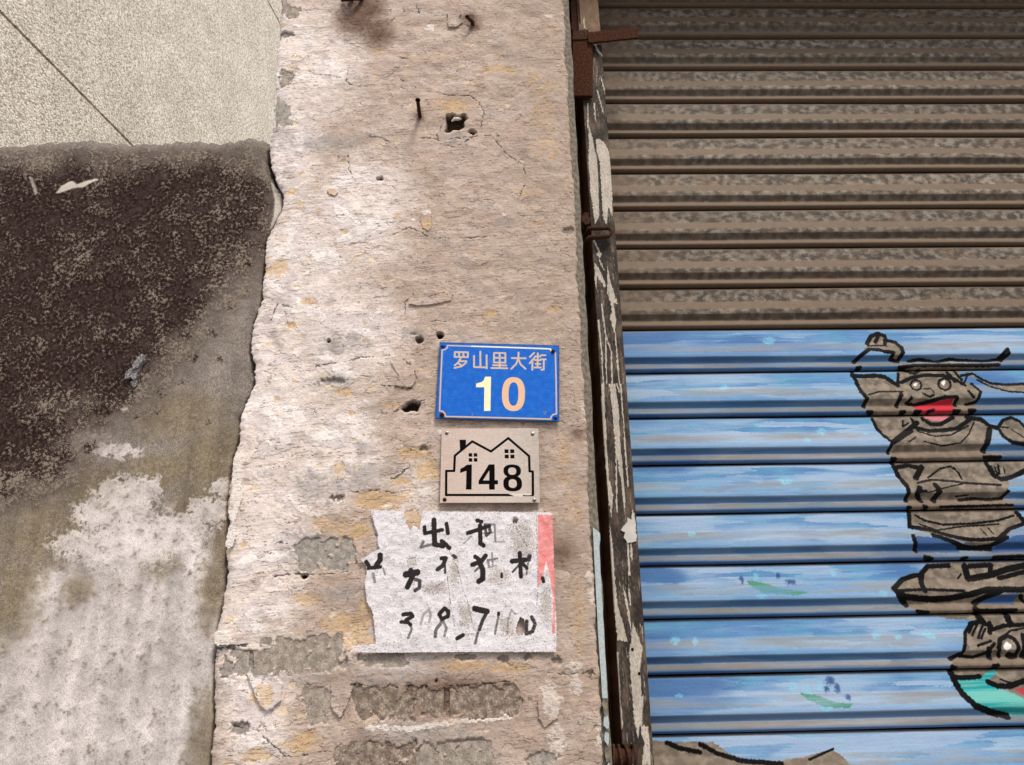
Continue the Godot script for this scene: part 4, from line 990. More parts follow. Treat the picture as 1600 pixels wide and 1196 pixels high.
# ---- the guide rail with its scraped paint
func make_rail() -> void:
	var w := 128
	var h := 1500
	var rx := 0.157
	var ry := 2.80
	var peel := Field.new(0.15, 2.8, 0.07, 1.45, 0.0005)
	for a in [[.1716,2.3926,.1771,2.369,.1788,2.3491,.1827,2.3195,.1821,2.2555,.1676,2.2556,.1683,2.3196], [.1823,2.3624,.1875,2.365,.1956,2.359,.2029,2.3424,.2065,2.3194,.2041,2.2554,.1861,2.2555,.1871,2.3195,.1834,2.3326], [.1976,2.5002,.2002,2.4966,.2067,2.4595,.2044,2.4595], [.19,2.4683,.1923,2.4683,.1997,2.4197,.198,2.4197], [.1744,2.6327,.1776,2.6365,.1757,2.6175,.1789,2.6044,.1741,2.61], [.1911,2.5728,.1947,2.5691,.2065,2.5434,.2036,2.5434,.1954,2.5544], [.1832,2.4404,.1855,2.4404,.1855,2.3993,.1831,2.4061], [.1718,2.4405,.1735,2.4405,.1718,2.3858,.169,2.3858],
		[.1677,2.2568,.1813,2.2567,.18,2.21,.1724,2.1947,.1701,2.2255], [.1868,2.2567,.2045,2.2566,.2023,2.2099,.1959,2.2285,.1915,2.1916,.1862,2.21], [.1671,2.1229,.1732,2.1141,.1821,2.0879,.1827,2.0764,.1696,2.0967,.1676,2.0708,.1655,2.0938], [.1878,2.1169,.1912,2.0878,.1963,2.0649,.2008,2.0478,.1935,2.0507,.1959,2.0199,.1918,1.9951,.186,2.0255,.1906,2.0367,.1849,2.0707], [.1667,2.1645,.1694,2.1645,.1798,2.1376,.1768,2.1317,.1706,2.1376,.1748,2.1435], [.1741,2.1302,.1757,2.1302,.1833,2.1082,.1812,2.1082],
		[.1778,1.9134,.1877,1.9133,.1901,1.8744,.1892,1.8241,.1905,1.7727,.1906,1.7393,.1892,1.702,.1867,1.7512,.1843,1.7873,.1811,1.8118,.1811,1.8492,.1798,1.8874], [.1666,1.9135,.1703,1.9135,.169,1.862,.1688,1.812,.1692,1.7634,.1735,1.7419,.1684,1.7046,.1663,1.7397,.165,1.7876,.1638,1.8369,.1641,1.8876], [.1939,1.9132,.1969,1.9131,.1969,1.849,.1956,1.8018,.1954,1.8616], [.195,1.6858,.196,1.6609,.1943,1.643,.1926,1.6587], [.1885,1.6746,.1915,1.6745,.1908,1.6262,.1881,1.6263], [.1657,1.7001,.1685,1.6703,.168,1.6266,.1635,1.6267,.1628,1.6704],
		[.1784,1.6124,.1826,1.6014,.186,1.5755,.1868,1.5397,.1827,1.5756], [.1897,1.5648,.196,1.5437,.2004,1.529,.1951,1.5024,.1945,1.4662,.1864,1.4156,.182,1.4428,.1816,1.4825,.1812,1.5232,.1857,1.5397], [.1625,1.6302,.1682,1.6301,.1699,1.5865,.1811,1.5377,.1669,1.5401,.1652,1.5653], [.1898,1.4329,.2004,1.4317,.2005,1.3848,.1883,1.3851,.1935,1.4116], [.1616,1.5277,.1669,1.5235,.1661,1.4628,.167,1.4314,.1642,1.4276,.1618,1.4471,.1605,1.493], [.1923,1.4663,.1974,1.4701,.1922,1.4309,.1892,1.431]]:
		peel.poly(a)
	for a in [[.1745,2.0481,.1776,1.9925,.1741,1.9134], [.1778,1.9953,.1848,1.9653,.1828,1.9133], [.1925,2.0061,.1936,1.9652,.194,1.9132], [.1678,2.0202,.1697,1.9655,.1691,1.9135], [.1902,1.9132,.1928,1.8976], [.182,1.8069,.1773,1.7161], [.1872,1.6079,.1879,1.5862], [.1961,1.8364,.1963,1.7535]]:
		peel.stroke(a, 0.0022)
	var n2 := noise(1.0 / 22.0, 4, 91)
	var n3 := noise(1.0 / 4.0, 3, 92)
	var ns := noise(1.0 / 2.6, 3, 93)
	var got := bake(h, func(j0, j1):
		var by := PackedByteArray()
		var fl := PackedFloat32Array()
		for j in range(j0, j1):
			var y := ry - (j + 0.5) * 0.00097
			for i in w:
				var x := rx + (i + 0.5) * 0.0004
				var X := x * 1000.0
				var Y := y * 1000.0
				var b := n2.get_noise_2d(X, Y * 0.4)
				var c := n3.get_noise_2d(X, Y * 0.5)
				var st := ns.get_noise_2d(X + Y * 0.02, Y * 0.045)
				var col := rgb(54, 49, 47).lerp(rgb(86, 78, 73), clampf(0.45 + 1.0 * b + 0.5 * c, 0, 1))
				col = col.lerp(rgb(120, 104, 90), smoothstep(0.1, 0.5, b + 0.2 * st) * 0.45)
				if y > 2.57:
					col = rgb(128, 106, 88) * (1.0 + 0.2 * b + 0.1 * c)
					col = col.lerp(rgb(60, 50, 44), smoothstep(2.625, 2.58, y) * smoothstep(0.0, 0.4, c + 0.3))
				var scr := smoothstep(0.44, 0.52, st + 0.25 * c + 0.12 * b) * smoothstep(-0.15, 0.25, n2.get_noise_2d(X * 0.6 + 400, Y * 0.25)) if y < 2.55 else 0.0
				var p := smoothstep(0.4, 0.6, peel.soft(x + 0.0012 * c + 0.0008 * st, y + 0.002 * c) + 0.2 * st + 0.1 * c)
				p = maxf(p, scr * 0.8)
				col = col.lerp(rgb(184, 176, 166).lerp(rgb(210, 203, 194), clampf(0.5 + b + c, 0, 1)), p * 0.9)
				col = col.lerp(rgb(98, 66, 46), smoothstep(0.42, 0.55, c + 0.3 * b) * 0.5)
				col *= 1.0 + 0.08 * c
				by.append_array(PackedByteArray([int(clampf(col.x, 0, 255)), int(clampf(col.y, 0, 255)), int(clampf(col.z, 0, 255))]))
				fl.append(0.04 * p + 0.02 * c)
		return [by, fl])
	var m := mat("scraped_paint", tex(w, h, got[0]), 0.6, tex_h(w, h, got[1]))
	var brown := mat("brown_paint", rust_tex(5, rgb(74, 54, 42), rgb(108, 82, 64)), 0.8)
	var r := thing("guide_rail", "upright black steel rail with scraped white paint beside the shutter", "rail")
	var R := Rect2(rx, ry - h * 0.00097, w * 0.0004, h * 0.00097)
	put("front_face", box(0.1648, 0.2050, 0, 2.62, -0.046, -0.0405, 0.0008, R), m, r)
	put("side_face", box(0.1656, 0.1700, 0, 2.95, -0.128, -0.0462), brown, r)
	put("return_lip", box(0.2026, 0.2046, 0, 2.95, -0.075, -0.0463), m, r)
	put("upper_face", box(0.1690, 0.2050, 2.621, 2.95, -0.049, -0.0435, 0.0008, R), m, r)
	for p in [[.1936,1.4974], [.1866,1.5283]]:
		put("rivet", tube([Vector3(p[0], p[1], -0.041), Vector3(p[0], p[1], -0.0395)], [0.0024, 0.0018], 12), brown, r)
	put("paint_flake", slab(rough_outline([.1819,1.6902,.1877,1.6974,.192,1.7015,.192,1.7089,.1975,1.7042,.1999,1.7204,.2029,1.7134,.203,1.6926,.2029,1.6732,.1894,1.6718,.1848,1.6792,.1869,1.686], 0.001, 5), -0.0404, -0.0385, 0.0006), mat("pale_flake", rust_tex(6, rgb(186, 182, 178), rgb(214, 210, 206)), 0.8), r)
	var j := thing("door_jamb", "dark recess behind the rail at the edge of the shutter opening", "wall")
	put("jamb_wall", box(0.12, 0.2, 0, 3.1, -0.3, -0.13), brown, j)

func rust_tex(sd: int, a: Vector3, b: Vector3) -> ImageTexture:
	var n := noise(1.0 / 9.0, 4, sd)
	var f := noise(1.0 / 2.5, 2, sd + 40)
	var by := PackedByteArray()
	by.resize(128 * 128 * 3)
	for k in 128 * 128:
		var x := k % 128
		var y := k / 128
		var col := a.lerp(b, clampf(0.5 + 0.9 * n.get_noise_2d(x, y) + 0.7 * f.get_noise_2d(x, y), 0, 1))
		by[3 * k] = int(col.x); by[3 * k + 1] = int(col.y); by[3 * k + 2] = int(col.z)
	return tex(128, 128, by)

# ---- the thin strip between pier and rail
func make_strip() -> void:
	var grey := mat("weathered_strip", rust_tex(11, rgb(98, 92, 84), rgb(142, 136, 126)), 0.9)
	tri(grey, 9.0)
	var blue := mat("pale_blue_paint", rust_tex(12, rgb(158, 172, 178), rgb(186, 196, 200)), 0.6)
	tri(blue, 12.0)
	var s := thing("edge_strip", "thin grey strip along the pier's right edge, pale blue paint low down", "moulding")
	var n := noise(1.0 / 60.0, 3, 15)
	var out := []
	var ys := []
	for k in 90:
		ys.append(lerpf(2.95, 1.2, k / 89.0))
	for y in ys:
		out.append_array([0.1450 + 0.0018 * n.get_noise_2d(y * 1000, 0) + 0.0008 * n.get_noise_2d(y * 5000, 9), y])
	out.append_array([0.12, 1.2, 0.12, 2.95])
	put("board", slab(out, -0.024, -0.010, 0.0015), grey, s)
	var pl := []
	for k in 24:
		var y := lerpf(1.682, 1.47, k / 23.0)
		pl.append_array([0.1436 + 0.0010 * n.get_noise_2d(y * 3000, 40) + (0.0022 if k < 2 else 0.0), y])
	pl.append_array([0.1368, 1.47, 0.1358, 1.55, 0.1360, 1.64, 0.1364, 1.69])
	put("paint_layer", slab(pl, -0.011, -0.0045, 0.001), blue, s)
	var rng := RandomNumberGenerator.new()
	rng.seed = 4
	for k in 9:
		var y := lerpf(1.46, 1.31, k / 8.0)
		put("paint_crumb", slab(ragged(0.1400, y, 0.0035, 0.009, 9, 0.35, 60 + k), -0.011, -0.006 + rng.randf() * 0.002, 0.0008), blue if k % 3 else grey, s)

# ---- the two number plates
func to_local_list(a: Array, c: Vector2, ang: float) -> Array:
	var out := []
	for k in range(0, a.size(), 2):
		var p := (Vector2(a[k], a[k + 1]) - c).rotated(-ang)
		out.append_array([p.x, p.y])
	return out

func make_plates() -> void:
	# blue enamelled street plate
	var c := Vector2(0.0073, 1.9038)
	var ang := -0.040
	var L := func(a): return to_local_list(a, c, ang)
	var W := 0.1795
	var H := 0.1195
	var s := 0.00022
	var w := int(W / s)
	var h := int(H / s)
	var glyph := Field.new(-W / 2, H / 2, W, H, s)
	for a in [[-.0572,1.9506,-.0377,1.95,-.0379,1.9422,-.0574,1.9428,-.0572,1.9506], [-.0508,1.9503,-.0509,1.9427], [-.0443,1.9503,-.0444,1.9426], [-.0486,1.9399,-.0525,1.9335,-.0573,1.9293], [-.0508,1.936,-.04,1.9357,-.0414,1.9324,-.0471,1.9277,-.0575,1.9253], [-.0522,1.9329,-.0477,1.9292],
		[-.0193,1.9509,-.0192,1.9259], [-.0287,1.9441,-.0286,1.9263,-.0096,1.9255], [-.01,1.945,-.01,1.924],
		[.0012,1.9485,.0181,1.9481,.0178,1.9328,.0009,1.9332,.0012,1.9485], [.0011,1.9409,.018,1.9404], [.0095,1.9483,.0092,1.9243], [-.0006,1.9289,.019,1.9283], [-.003,1.9245,.0206,1.9238],
		[.0275,1.94,.0481,1.9393], [.0377,1.9488,.0372,1.9391,.0337,1.9304,.0264,1.9229], [.0374,1.9376,.0404,1.9298,.0474,1.9227],
		[.0609,1.9479,.0544,1.9415], [.0616,1.9405,.0539,1.9314], [.058,1.935,.0575,1.9211], [.0664,1.9472,.0654,1.9246], [.0625,1.9423,.0699,1.9421], [.062,1.9364,.07,1.9361], [.0627,1.9304,.0696,1.9302], [.0608,1.9247,.0702,1.9244], [.0714,1.9441,.0778,1.9439], [.0709,1.9375,.0778,1.9373], [.075,1.9373,.0744,1.9212,.071,1.9209]]:
		glyph.stroke(L.call(a), 0.00275)
	var border := Field.new(-W / 2, H / 2, W, H, s)
	border.stroke(L.call([-.0682,1.9613,-.0687,1.9576,-.0715,1.9549,-.0761,1.954,-.0775,1.9064,-.0786,1.8592,-.0737,1.858,-.0708,1.8547,-.0699,1.8504,.0076,1.8475,.082,1.8444,.0829,1.8484,.0858,1.8513,.0906,1.8524,.0921,1.9044,.0928,1.9477,.0887,1.9485,.0861,1.9516,.0857,1.9541,.0091,1.9577,-.0682,1.9613]), 0.0021)
	var bright := Field.new(-W / 2, H / 2, W, H, s)
	bright.stroke(L.call([-.0319,1.9597,.0235,1.9572,.0857,1.9541,.0862,1.9513]), 0.0021)
	bright.poly(L.call([-.0125,1.9109,-.0036,1.9108,-.0051,1.858,-.0143,1.8581,-.0137,1.8944,-.026,1.8946,-.0256,1.9005,-.0178,1.9024,-.0142,1.9056]))
	var zero := Field.new(-W / 2, H / 2, W, H, s)
	var ring := []
	for k in 48:
		var t := TAU * k / 48
		ring.append(Vector2(signf(cos(t)) * pow(absf(cos(t)), 0.82), signf(sin(t)) * pow(absf(sin(t)), 0.82)))
	var zc := Vector2((L.call([.0289,1.8835]))[0], (L.call([.0289,1.8835]))[1])
	var o1 := []
	var o2 := []
	for p in ring:
		o1.append_array([zc.x + p.x * 0.01685, zc.y + p.y * 0.0262])
		o2.append_array([zc.x + p.x * 0.0072, zc.y + p.y * 0.0180])
	zero.poly(o1)
	zero.poly(o2, 0.0)
	var mark := Field.new(-W / 2, H / 2, W, H, s)
	mark.stroke(L.call([.0717,1.8561,.0735,1.8517,.0762,1.8561]), 0.0014, 0.8)
	mark.stroke(L.call([.0729,1.8564,.0754,1.8561]), 0.0012, 0.7)
	mark.stroke(L.call([-.0313,1.8539,-.0313,1.8502]), 0.0012)
	mark.stroke(L.call([-.0124,1.8617,-.0068,1.8616]), 0.0006, 0.0)
	var n2 := noise(1.0 / 12.0, 3, 101)
	var n3 := noise(1.0 / 2.0, 2, 102)
	var by := PackedByteArray()
	by.resize(w * h * 3)
	var k3 := 0
	for j in h:
		for i in w:
			var x := -W / 2 + (i + 0.5) * s
			var y := H / 2 - (j + 0.5) * s
			var b := n2.get_noise_2d(x * 1000, y * 1000)
			var e := n3.get_noise_2d(x * 1000, y * 1000)
			var col := rgb(22, 92, 196).lerp(rgb(30, 104, 206), clampf(0.5 + b, 0, 1))
			# the scale pattern of the reflective sheet
			var sy := y / 0.0023
			var sx := x / 0.0046 + 0.5 * (int(floor(sy)) & 1)
			var fx := absf(sx - floorf(sx) - 0.5) * 2.0
			var fy := sy - floorf(sy)
			var line := smoothstep(0.22, 0.0, absf(fy - 0.15 - 0.7 * pow(fx, 1.6)))
			col = col.lerp(rgb(84, 150, 224), line * 0.42)
			col = col.lerp(rgb(12, 66, 170), smoothstep(0.5, 0.0, Vector2(fx, fy - 0.75).length()) * 0.4)
			var edge := maxf(absf(x) / (W / 2 - 0.0022), absf(y) / (H / 2 - 0.0022))
			if edge > 1.0:
				col = rgb(48, 88, 148) * (1.0 + 0.2 * b)
			var g := maxf(glyph.d[j * glyph.w + i], border.d[j * border.w + i])
			var shade := maxf(g, zero.d[j * zero.w + i])
			col = col.lerp(rgb(206, 182, 160), g)
			col = col.lerp(rgb(226, 186, 156), zero.d[j * zero.w + i])
			col = col.lerp(rgb(244, 236, 196), bright.d[j * bright.w + i])
			col = col.lerp(rgb(130, 130, 136), mark.d[j * mark.w + i])
			col *= 1.0 + 0.03 * e
			col = col.lerp(rgb(128, 132, 140), smoothstep(0.5, 0.62, e * 0.7 + b * 0.5) * 0.5)
			by[k3] = int(clampf(col.x, 0, 255)); by[k3 + 1] = int(clampf(col.y, 0, 255)); by[k3 + 2] = int(clampf(col.z, 0, 255))
			k3 += 3
	var m := mat("reflective_blue", tex(w, h, by), 0.5)
	m.metallic_specular = 0.2
	var p := thing("street_plate", "blue metal street number plate with white characters and number 10 on the pier", "sign", Vector3(c.x, c.y, 0.0))
	p.rotation = Vector3(-0.012, 0, ang)
	put("plate", box(-W / 2, W / 2, -H / 2, H / 2, 0.0042, 0.0062, 0.0006, Rect2(-W / 2, -H / 2, W, H)), m, p)
	var rusty := mat("rust", rust_tex(21, rgb(62, 38, 30), rgb(116, 70, 48)), 0.9)
	var dk := mat("blue_rivet", rust_tex(22, rgb(34, 84, 168), rgb(48, 100, 182)), 0.6)
	for q in [[[.0896,1.9499], rusty, 0.0032, 0.0030], [[-.0752,1.8528], rusty, 0.0036, 0.0026], [[-.0752,1.96], dk, 0.0036, 0.0008], [[.0891,1.8463], dk, 0.0036, 0.0008]]:
		var e = L.call(q[0])
		put("rivet", tube([Vector3(e[0], e[1], 0.0058), Vector3(e[0], e[1], 0.0062 + q[3] * 0.6), Vector3(e[0], e[1], 0.0062 + q[3])], [q[2], q[2] * 0.9, q[2] * 0.5], 14), q[1], p)

	# brushed steel house plate
	c = Vector2(-0.0062, 1.7785)
	ang = -0.012
	L = func(a): return to_local_list(a, Vector2(-0.0062, 1.7785), -0.012)
	W = 0.1392
	H = 0.1082
	w = int(W / s)
	h = int(H / s)
	var black := Field.new(-W / 2, H / 2, W, H, s)
	black.stroke(L.call([-.068,1.7365,-.0681,1.7706,-.0569,1.7705,-.0562,1.7924,-.0314,1.813,-.0048,1.7979,.0202,1.8171,.0493,1.7903,.0494,1.7685,.0539,1.7679,.0532,1.7347,-.068,1.7365]), 0.0034)
	black.poly(L.call([-.0496,1.8157,-.0403,1.8156,-.0407,1.8051,-.0487,1.7983]))
	for q in [[515, 410, 46, 45], [581, 410, 46, 45], [515, 473, 46, 45], [581, 473, 46, 45], [980, 363, 52, 48], [1053, 363, 52, 48], [980, 431, 52, 48], [1053, 431, 52, 48]]:
		var a0 = [-.0941,1.843,-.0831,1.8429,-.0939,1.8316]
		var ux := Vector2(a0[2] - a0[0], a0[3] - a0[1]) / 100.0
		var uy := Vector2(a0[4] - a0[0], a0[5] - a0[1]) / 100.0
		var q0: Vector2 = Vector2(a0[0], a0[1]) + ux * q[0] + uy * q[1]
		var q1: Vector2 = q0 + ux * q[2]
		var q2: Vector2 = q1 + uy * q[3]
		var q3: Vector2 = q0 + uy * q[3]
		black.poly(L.call([q0.x, q0.y, q1.x, q1.y, q2.x, q2.y, q3.x, q3.y]))
	black.poly(L.call([-.0394,1.779,-.0319,1.7795,-.0324,1.7435,-.0403,1.7436,-.0398,1.7703,-.0486,1.7675,-.0484,1.7734,-.0435,1.7757]))
	black.poly(L.call([-.0079,1.7792,.0002,1.7791,0,1.7564,.0047,1.7563,.0046,1.7505,-.0001,1.7505,-.0002,1.743,-.0079,1.7431,-.0079,1.7507,-.0226,1.7509,-.0226,1.756]))
	black.poly(L.call([-.0075,1.7704,-.0076,1.7563,-.0165,1.7564]), 0.0)
	var eight := [[1070, 636, 112, 80, 1.0], [1070, 795, 120, 98, 1.0], [1070, 640, 52, 46, 0.0], [1070, 795, 52, 54, 0.0]]
	for q in eight:
		var a0 = [-.0941,1.843,-.0831,1.8429,-.0939,1.8316]
		var ux := Vector2(a0[2] - a0[0], a0[3] - a0[1]) / 100.0
		var uy := Vector2(a0[4] - a0[0], a0[5] - a0[1]) / 100.0
		var o := []
		for p2 in ring:
			var e: Vector2 = Vector2(a0[0], a0[1]) + ux * (q[0] + p2.x * q[2]) + uy * (q[1] + p2.y * q[3])
			o.append_array([e.x, e.y])
		black.poly(L.call(o), q[4])
	var worn := Field.new(-W / 2, H / 2, W, H, s)
	worn.poly(L.call([.0188,1.7367,.0247,1.7371,.0508,1.7367,.0515,1.7347,.0459,1.7342,.0396,1.7349,.0384,1.7326,.0268,1.7336]))
	by = PackedByteArray()
	by.resize(w * h * 3)
	var ro := PackedByteArray()
	ro.resize(w * h * 3)
	var nbr := noise(1.0 / 1.1, 3, 103)
	k3 = 0
	for j in h:
		for i in w:
			var x := -W / 2 + (i + 0.5) * s
			var y := H / 2 - (j + 0.5) * s
			var st := nbr.get_noise_2d(x * 30, y * 2200)
			var b := n2.get_noise_2d(x * 1000, y * 1000)
			var col := rgb(238, 226, 216) * (1.0 + 0.05 * st + 0.03 * b)
			var bk := black.d[j * black.w + i] * (1.0 - worn.d[j * worn.w + i])
			col = col.lerp(rgb(10, 7, 9), bk)
			col = col.lerp(rgb(228, 220, 208), worn.d[j * worn.w + i] * 0.6)
			by[k3] = int(clampf(col.x, 0, 255)); by[k3 + 1] = int(clampf(col.y, 0, 255)); by[k3 + 2] = int(clampf(col.z, 0, 255))
			ro[k3] = 255
			ro[k3 + 1] = int(clampf(60 + 20 * st + 14 * b + 120 * bk, 0, 255))
			ro[k3 + 2] = int(230 * (1.0 - bk) * (1.0 - 0.6 * worn.d[j * worn.w + i]))
			k3 += 3
	var om := ORMMaterial3D.new()
	om.resource_name = "brushed_steel"
	om.albedo_texture = tex(w, h, by)
	om.metallic_specular = 0.15
	om.orm_texture = tex(w, h, ro)
	var pl := thing("house_plate", "brushed steel house number plate with house outline and number 148 under the blue plate", "sign", Vector3(c.x, c.y, 0.0))
	pl.rotation = Vector3(-0.008, 0.0, ang)
	put("plate", box(-W / 2, W / 2, -H / 2, H / 2, 0.0044, 0.0062, 0.0005, Rect2(-W / 2, -H / 2, W, H)), om, pl)
	var steel := StandardMaterial3D.new()
	steel.resource_name = "screw_steel"
	steel.albedo_color = Color8(176, 172, 168)
	steel.metallic = 0.9
	steel.roughness = 0.35
	for q in [[[-.068,1.8257], steel], [[.0552,1.8228], steel], [[-.0699,1.7298], rusty], [[.055,1.7271], steel]]:
		var e = L.call(q[0])
		put("screw", tube([Vector3(e[0], e[1], 0.0058), Vector3(e[0], e[1], 0.0068), Vector3(e[0], e[1], 0.0078)], [0.0030, 0.0029, 0.0016], 16), q[1], pl)

# ---- the torn notice pasted under the plates
func make_notice() -> void:
	var s := 0.0004
	var W := 0.30
	var H := 0.222
	var x0 := -0.197
	var y1 := 1.732
	var w := int(W / s)
	var h := int(H / s)
	var paper := Field.new(x0, y1, W, H, s)
	paper.poly([-.1726,1.7178,-.159,1.7166,-.1272,1.7152,-.1241,1.7055,-.1219,1.6978,-.1169,1.6873,-.1123,1.6958,-.1045,1.689,-.1002,1.7148,-.0529,1.7131,.0051,1.7122,.0788,1.71,.0793,1.6718,.0791,1.6162,.0789,1.5504,.0776,1.5279,.021,1.529,-.0519,1.5304,-.1246,1.5309,-.1735,1.5319,-.1863,1.5343,-.1884,1.539,-.1703,1.5409,-.1577,1.5427,-.159,1.5514,-.1616,1.5706,-.1649,1.5847,-.1719,1.5955,-.1745,1.6117,-.1758,1.6207,-.1735,1.6316,-.1749,1.6426,-.1828,1.651,-.1736,1.6555,-.157,1.6645,-.1612,1.6739,-.1606,1.6833,-.167,1.7005])
	for a in [[.0243,1.7051,.0292,1.706,.0324,1.7011,.029,1.6945,.0242,1.6974], [.0311,1.5723,.0366,1.5704,.0382,1.5599,.0343,1.5495,.0278,1.5487,.0252,1.5583]]:
		paper.poly(a, 0.0)
	var red := Field.new(x0, y1, W, H, s)
	red.poly([.0589,1.7069,.0798,1.7065,.0806,1.6162,.0766,1.5504,.073,1.5505,.0766,1.5982,.0687,1.644,.0603,1.6166,.0559,1.6094])
	var ink := Field.new(x0, y1, W, H, s)
	for a in [[30, 1.0, [-.0846,1.702,-.0831,1.6689,-.0717,1.6668]], [22, 1.0, [-.0973,1.6927,-.0967,1.6842,-.0729,1.6885]], [22, 1.0, [-.0672,1.697,-.0652,1.6836]], [24, 1.0, [-.0737,1.6734,-.0679,1.6686,-.0631,1.6639]], [16, 0.6, [-.0984,1.6729,-.1021,1.6654,-.0832,1.6698]],
		[24, 1.0, [-.0249,1.7007,-.0192,1.6987]], [24, 1.0, [-.0378,1.6836,-.0221,1.6886,-.0086,1.6928]], [26, 1.0, [-.0211,1.6934,-.0207,1.6697,-.0165,1.6665]], [18, 0.85, [-.0144,1.6942,-.0126,1.6799,-.0068,1.6846,-.0086,1.6922]], [12, 0.5, [-.0144,1.6958,-.0009,1.6946,-.0002,1.6713]], [9, 0.4, [-.0432,1.6697,-.0336,1.679]], [8, 0.4, [-.0164,1.6828,-.0029,1.6836]], [8, 0.35, [-.0031,1.6709,.0122,1.6711]],
		[24, 1.0, [-.1751,1.6472,-.1715,1.6422]], [30, 1.0, [-.1567,1.6561,-.1564,1.6496,-.1609,1.6433]], [22, 1.0, [-.1719,1.6389,-.1561,1.6404]], [16, 0.45, [-.1651,1.6314,-.1624,1.6205]], [12, 0.45, [-.1522,1.6385,-.1491,1.6302]],
		[38, 1.0, [-.121,1.6298,-.1061,1.6322]], [30, 1.0, [-.1146,1.6351,-.1125,1.6269,-.1187,1.6134]], [20, 0.85, [-.1087,1.6232,-.1021,1.6212,-.1028,1.6122,-.1083,1.6087]],
		[24, 1.0, [-.0734,1.6501,-.0677,1.6505]], [20, 0.9, [-.0573,1.6535,-.0545,1.6512]], [24, 0.95, [-.0686,1.6481,-.0714,1.6408,-.0785,1.6358]], [12, 0.9, [-.0688,1.6408,-.0685,1.6307]], [7, 0.4, [-.0823,1.6118,-.0711,1.6189]],
		[24, 1.0, [-.0279,1.6517,-.0223,1.6474]], [26, 1.0, [-.0137,1.6528,-.0194,1.6455,-.0314,1.6411]], [30, 1.0, [-.0223,1.6446,-.0176,1.6344,-.0177,1.6225,-.0233,1.6189]], [12, 0.7, [-.028,1.6324,-.0208,1.6396]], [14, 0.5, [-.0109,1.6472,-.0091,1.6379]], [10, 0.45, [-.0051,1.6564,-.004,1.6397]], [12, 0.55, [-.0109,1.6468,.0024,1.6488]], [9, 0.4, [-.0072,1.6379,.0004,1.6396]],
		[28, 1.0, [.0222,1.6448,.0403,1.6463]], [24, 1.0, [.0329,1.6557,.0337,1.6243]], [12, 0.8, [.0307,1.6391,.0229,1.6309]], [20, 1.0, [.0373,1.6408,.0419,1.6352]], [26, 0.9, [.0461,1.6514,.0445,1.6462]], [10, 0.6, [.0441,1.6444,.0413,1.6269]], [16, 1.0, [.0078,1.6281,.0077,1.6239]], [20, 1.0, [.0629,1.622,.0641,1.6174]],
		[22, 1.0, [-.1233,1.5783,-.1131,1.5794,-.1108,1.5758,-.1194,1.5712]], [20, 1.0, [-.1257,1.569,-.1175,1.5683,-.1132,1.5653]], [13, 0.6, [-.1132,1.5653,-.1117,1.5592,-.116,1.5488]], [14, 0.35, [-.0999,1.5659,-.0965,1.5782,-.0892,1.5842,-.0869,1.5762,-.089,1.5683]], [22, 1.0, [-.0689,1.5851,-.0758,1.5778,-.0724,1.5716,-.0642,1.5749,-.0633,1.5811,-.0689,1.5851]], [18, 0.7, [-.0706,1.5703,-.0796,1.5586,-.0804,1.5499]], [15, 0.55, [-.0706,1.5689,-.0659,1.56,-.0685,1.5505]], [22, 1.0, [-.0517,1.5471,-.0443,1.5509]], [32, 1.0, [-.0285,1.584,-.0207,1.5821,-.0124,1.5802]], [20, 0.9, [-.0124,1.5793,-.018,1.5697,-.0227,1.5575]], [14, 0.7, [-.0245,1.554,-.0279,1.5411]], [12, 0.6, [.0034,1.5772,-.0021,1.5519]], [18, 1.0, [.003,1.5778,.003,1.576]], [10, 0.35, [.0256,1.5759,.0201,1.5813,.0153,1.5691,.014,1.5498]], [20, 0.9, [.0402,1.5668,.0389,1.5511,.0472,1.5536,.0512,1.5631,.0468,1.572]], [9, 0.4, [-.1169,1.6508,-.1093,1.6522]], [16, 1.0, [-.1663,1.5821,-.1643,1.5785]]]:
		ink.stroke(a[2], a[0] / 4.6 * 0.00108, a[1])
	var fold := Field.new(x0, y1, W, H, s)
	for a in [[-.0686,1.6481,-.0636,1.6151,-.0596,1.5863,-.0539,1.5581], [-.066,1.6667,-.0525,1.6405,-.0449,1.6112,-.0374,1.5931,-.03,1.5594], [.0573,1.7065,.0565,1.6166,.0547,1.5878], [.0223,1.7013,.041,1.6725,.0445,1.6611], [.0288,1.6878,.0427,1.6668], [-.0429,1.5526,-.0282,1.5527]]:
		fold.stroke(a, 0.0011)
	var thin := Field.new(x0, y1, W, H, 0.002)
	thin.blobs([.0371,1.6725,.023,.0383,-.0411,1.5754,.0129,.024,-.0562,1.6295,.0094,.0301,-.113,1.647,.0113,.0113,.0668,1.5876,.0112,.0373,.004,1.6248,.0226,.0151,-.0823,1.6118,.0261,.0112,.0142,1.5603,.0148,.0184])
	var n2 := noise(1.0 / 16.0, 4, 111)
	var n3 := noise(1.0 / 3.0, 3, 112)
	var ns := noise(1.0 / 3.4, 3, 113)
	var by := PackedByteArray()
	by.resize(w * h * 4)
	var fl := PackedFloat32Array()
	fl.resize(w * h)
	var k4 := 0
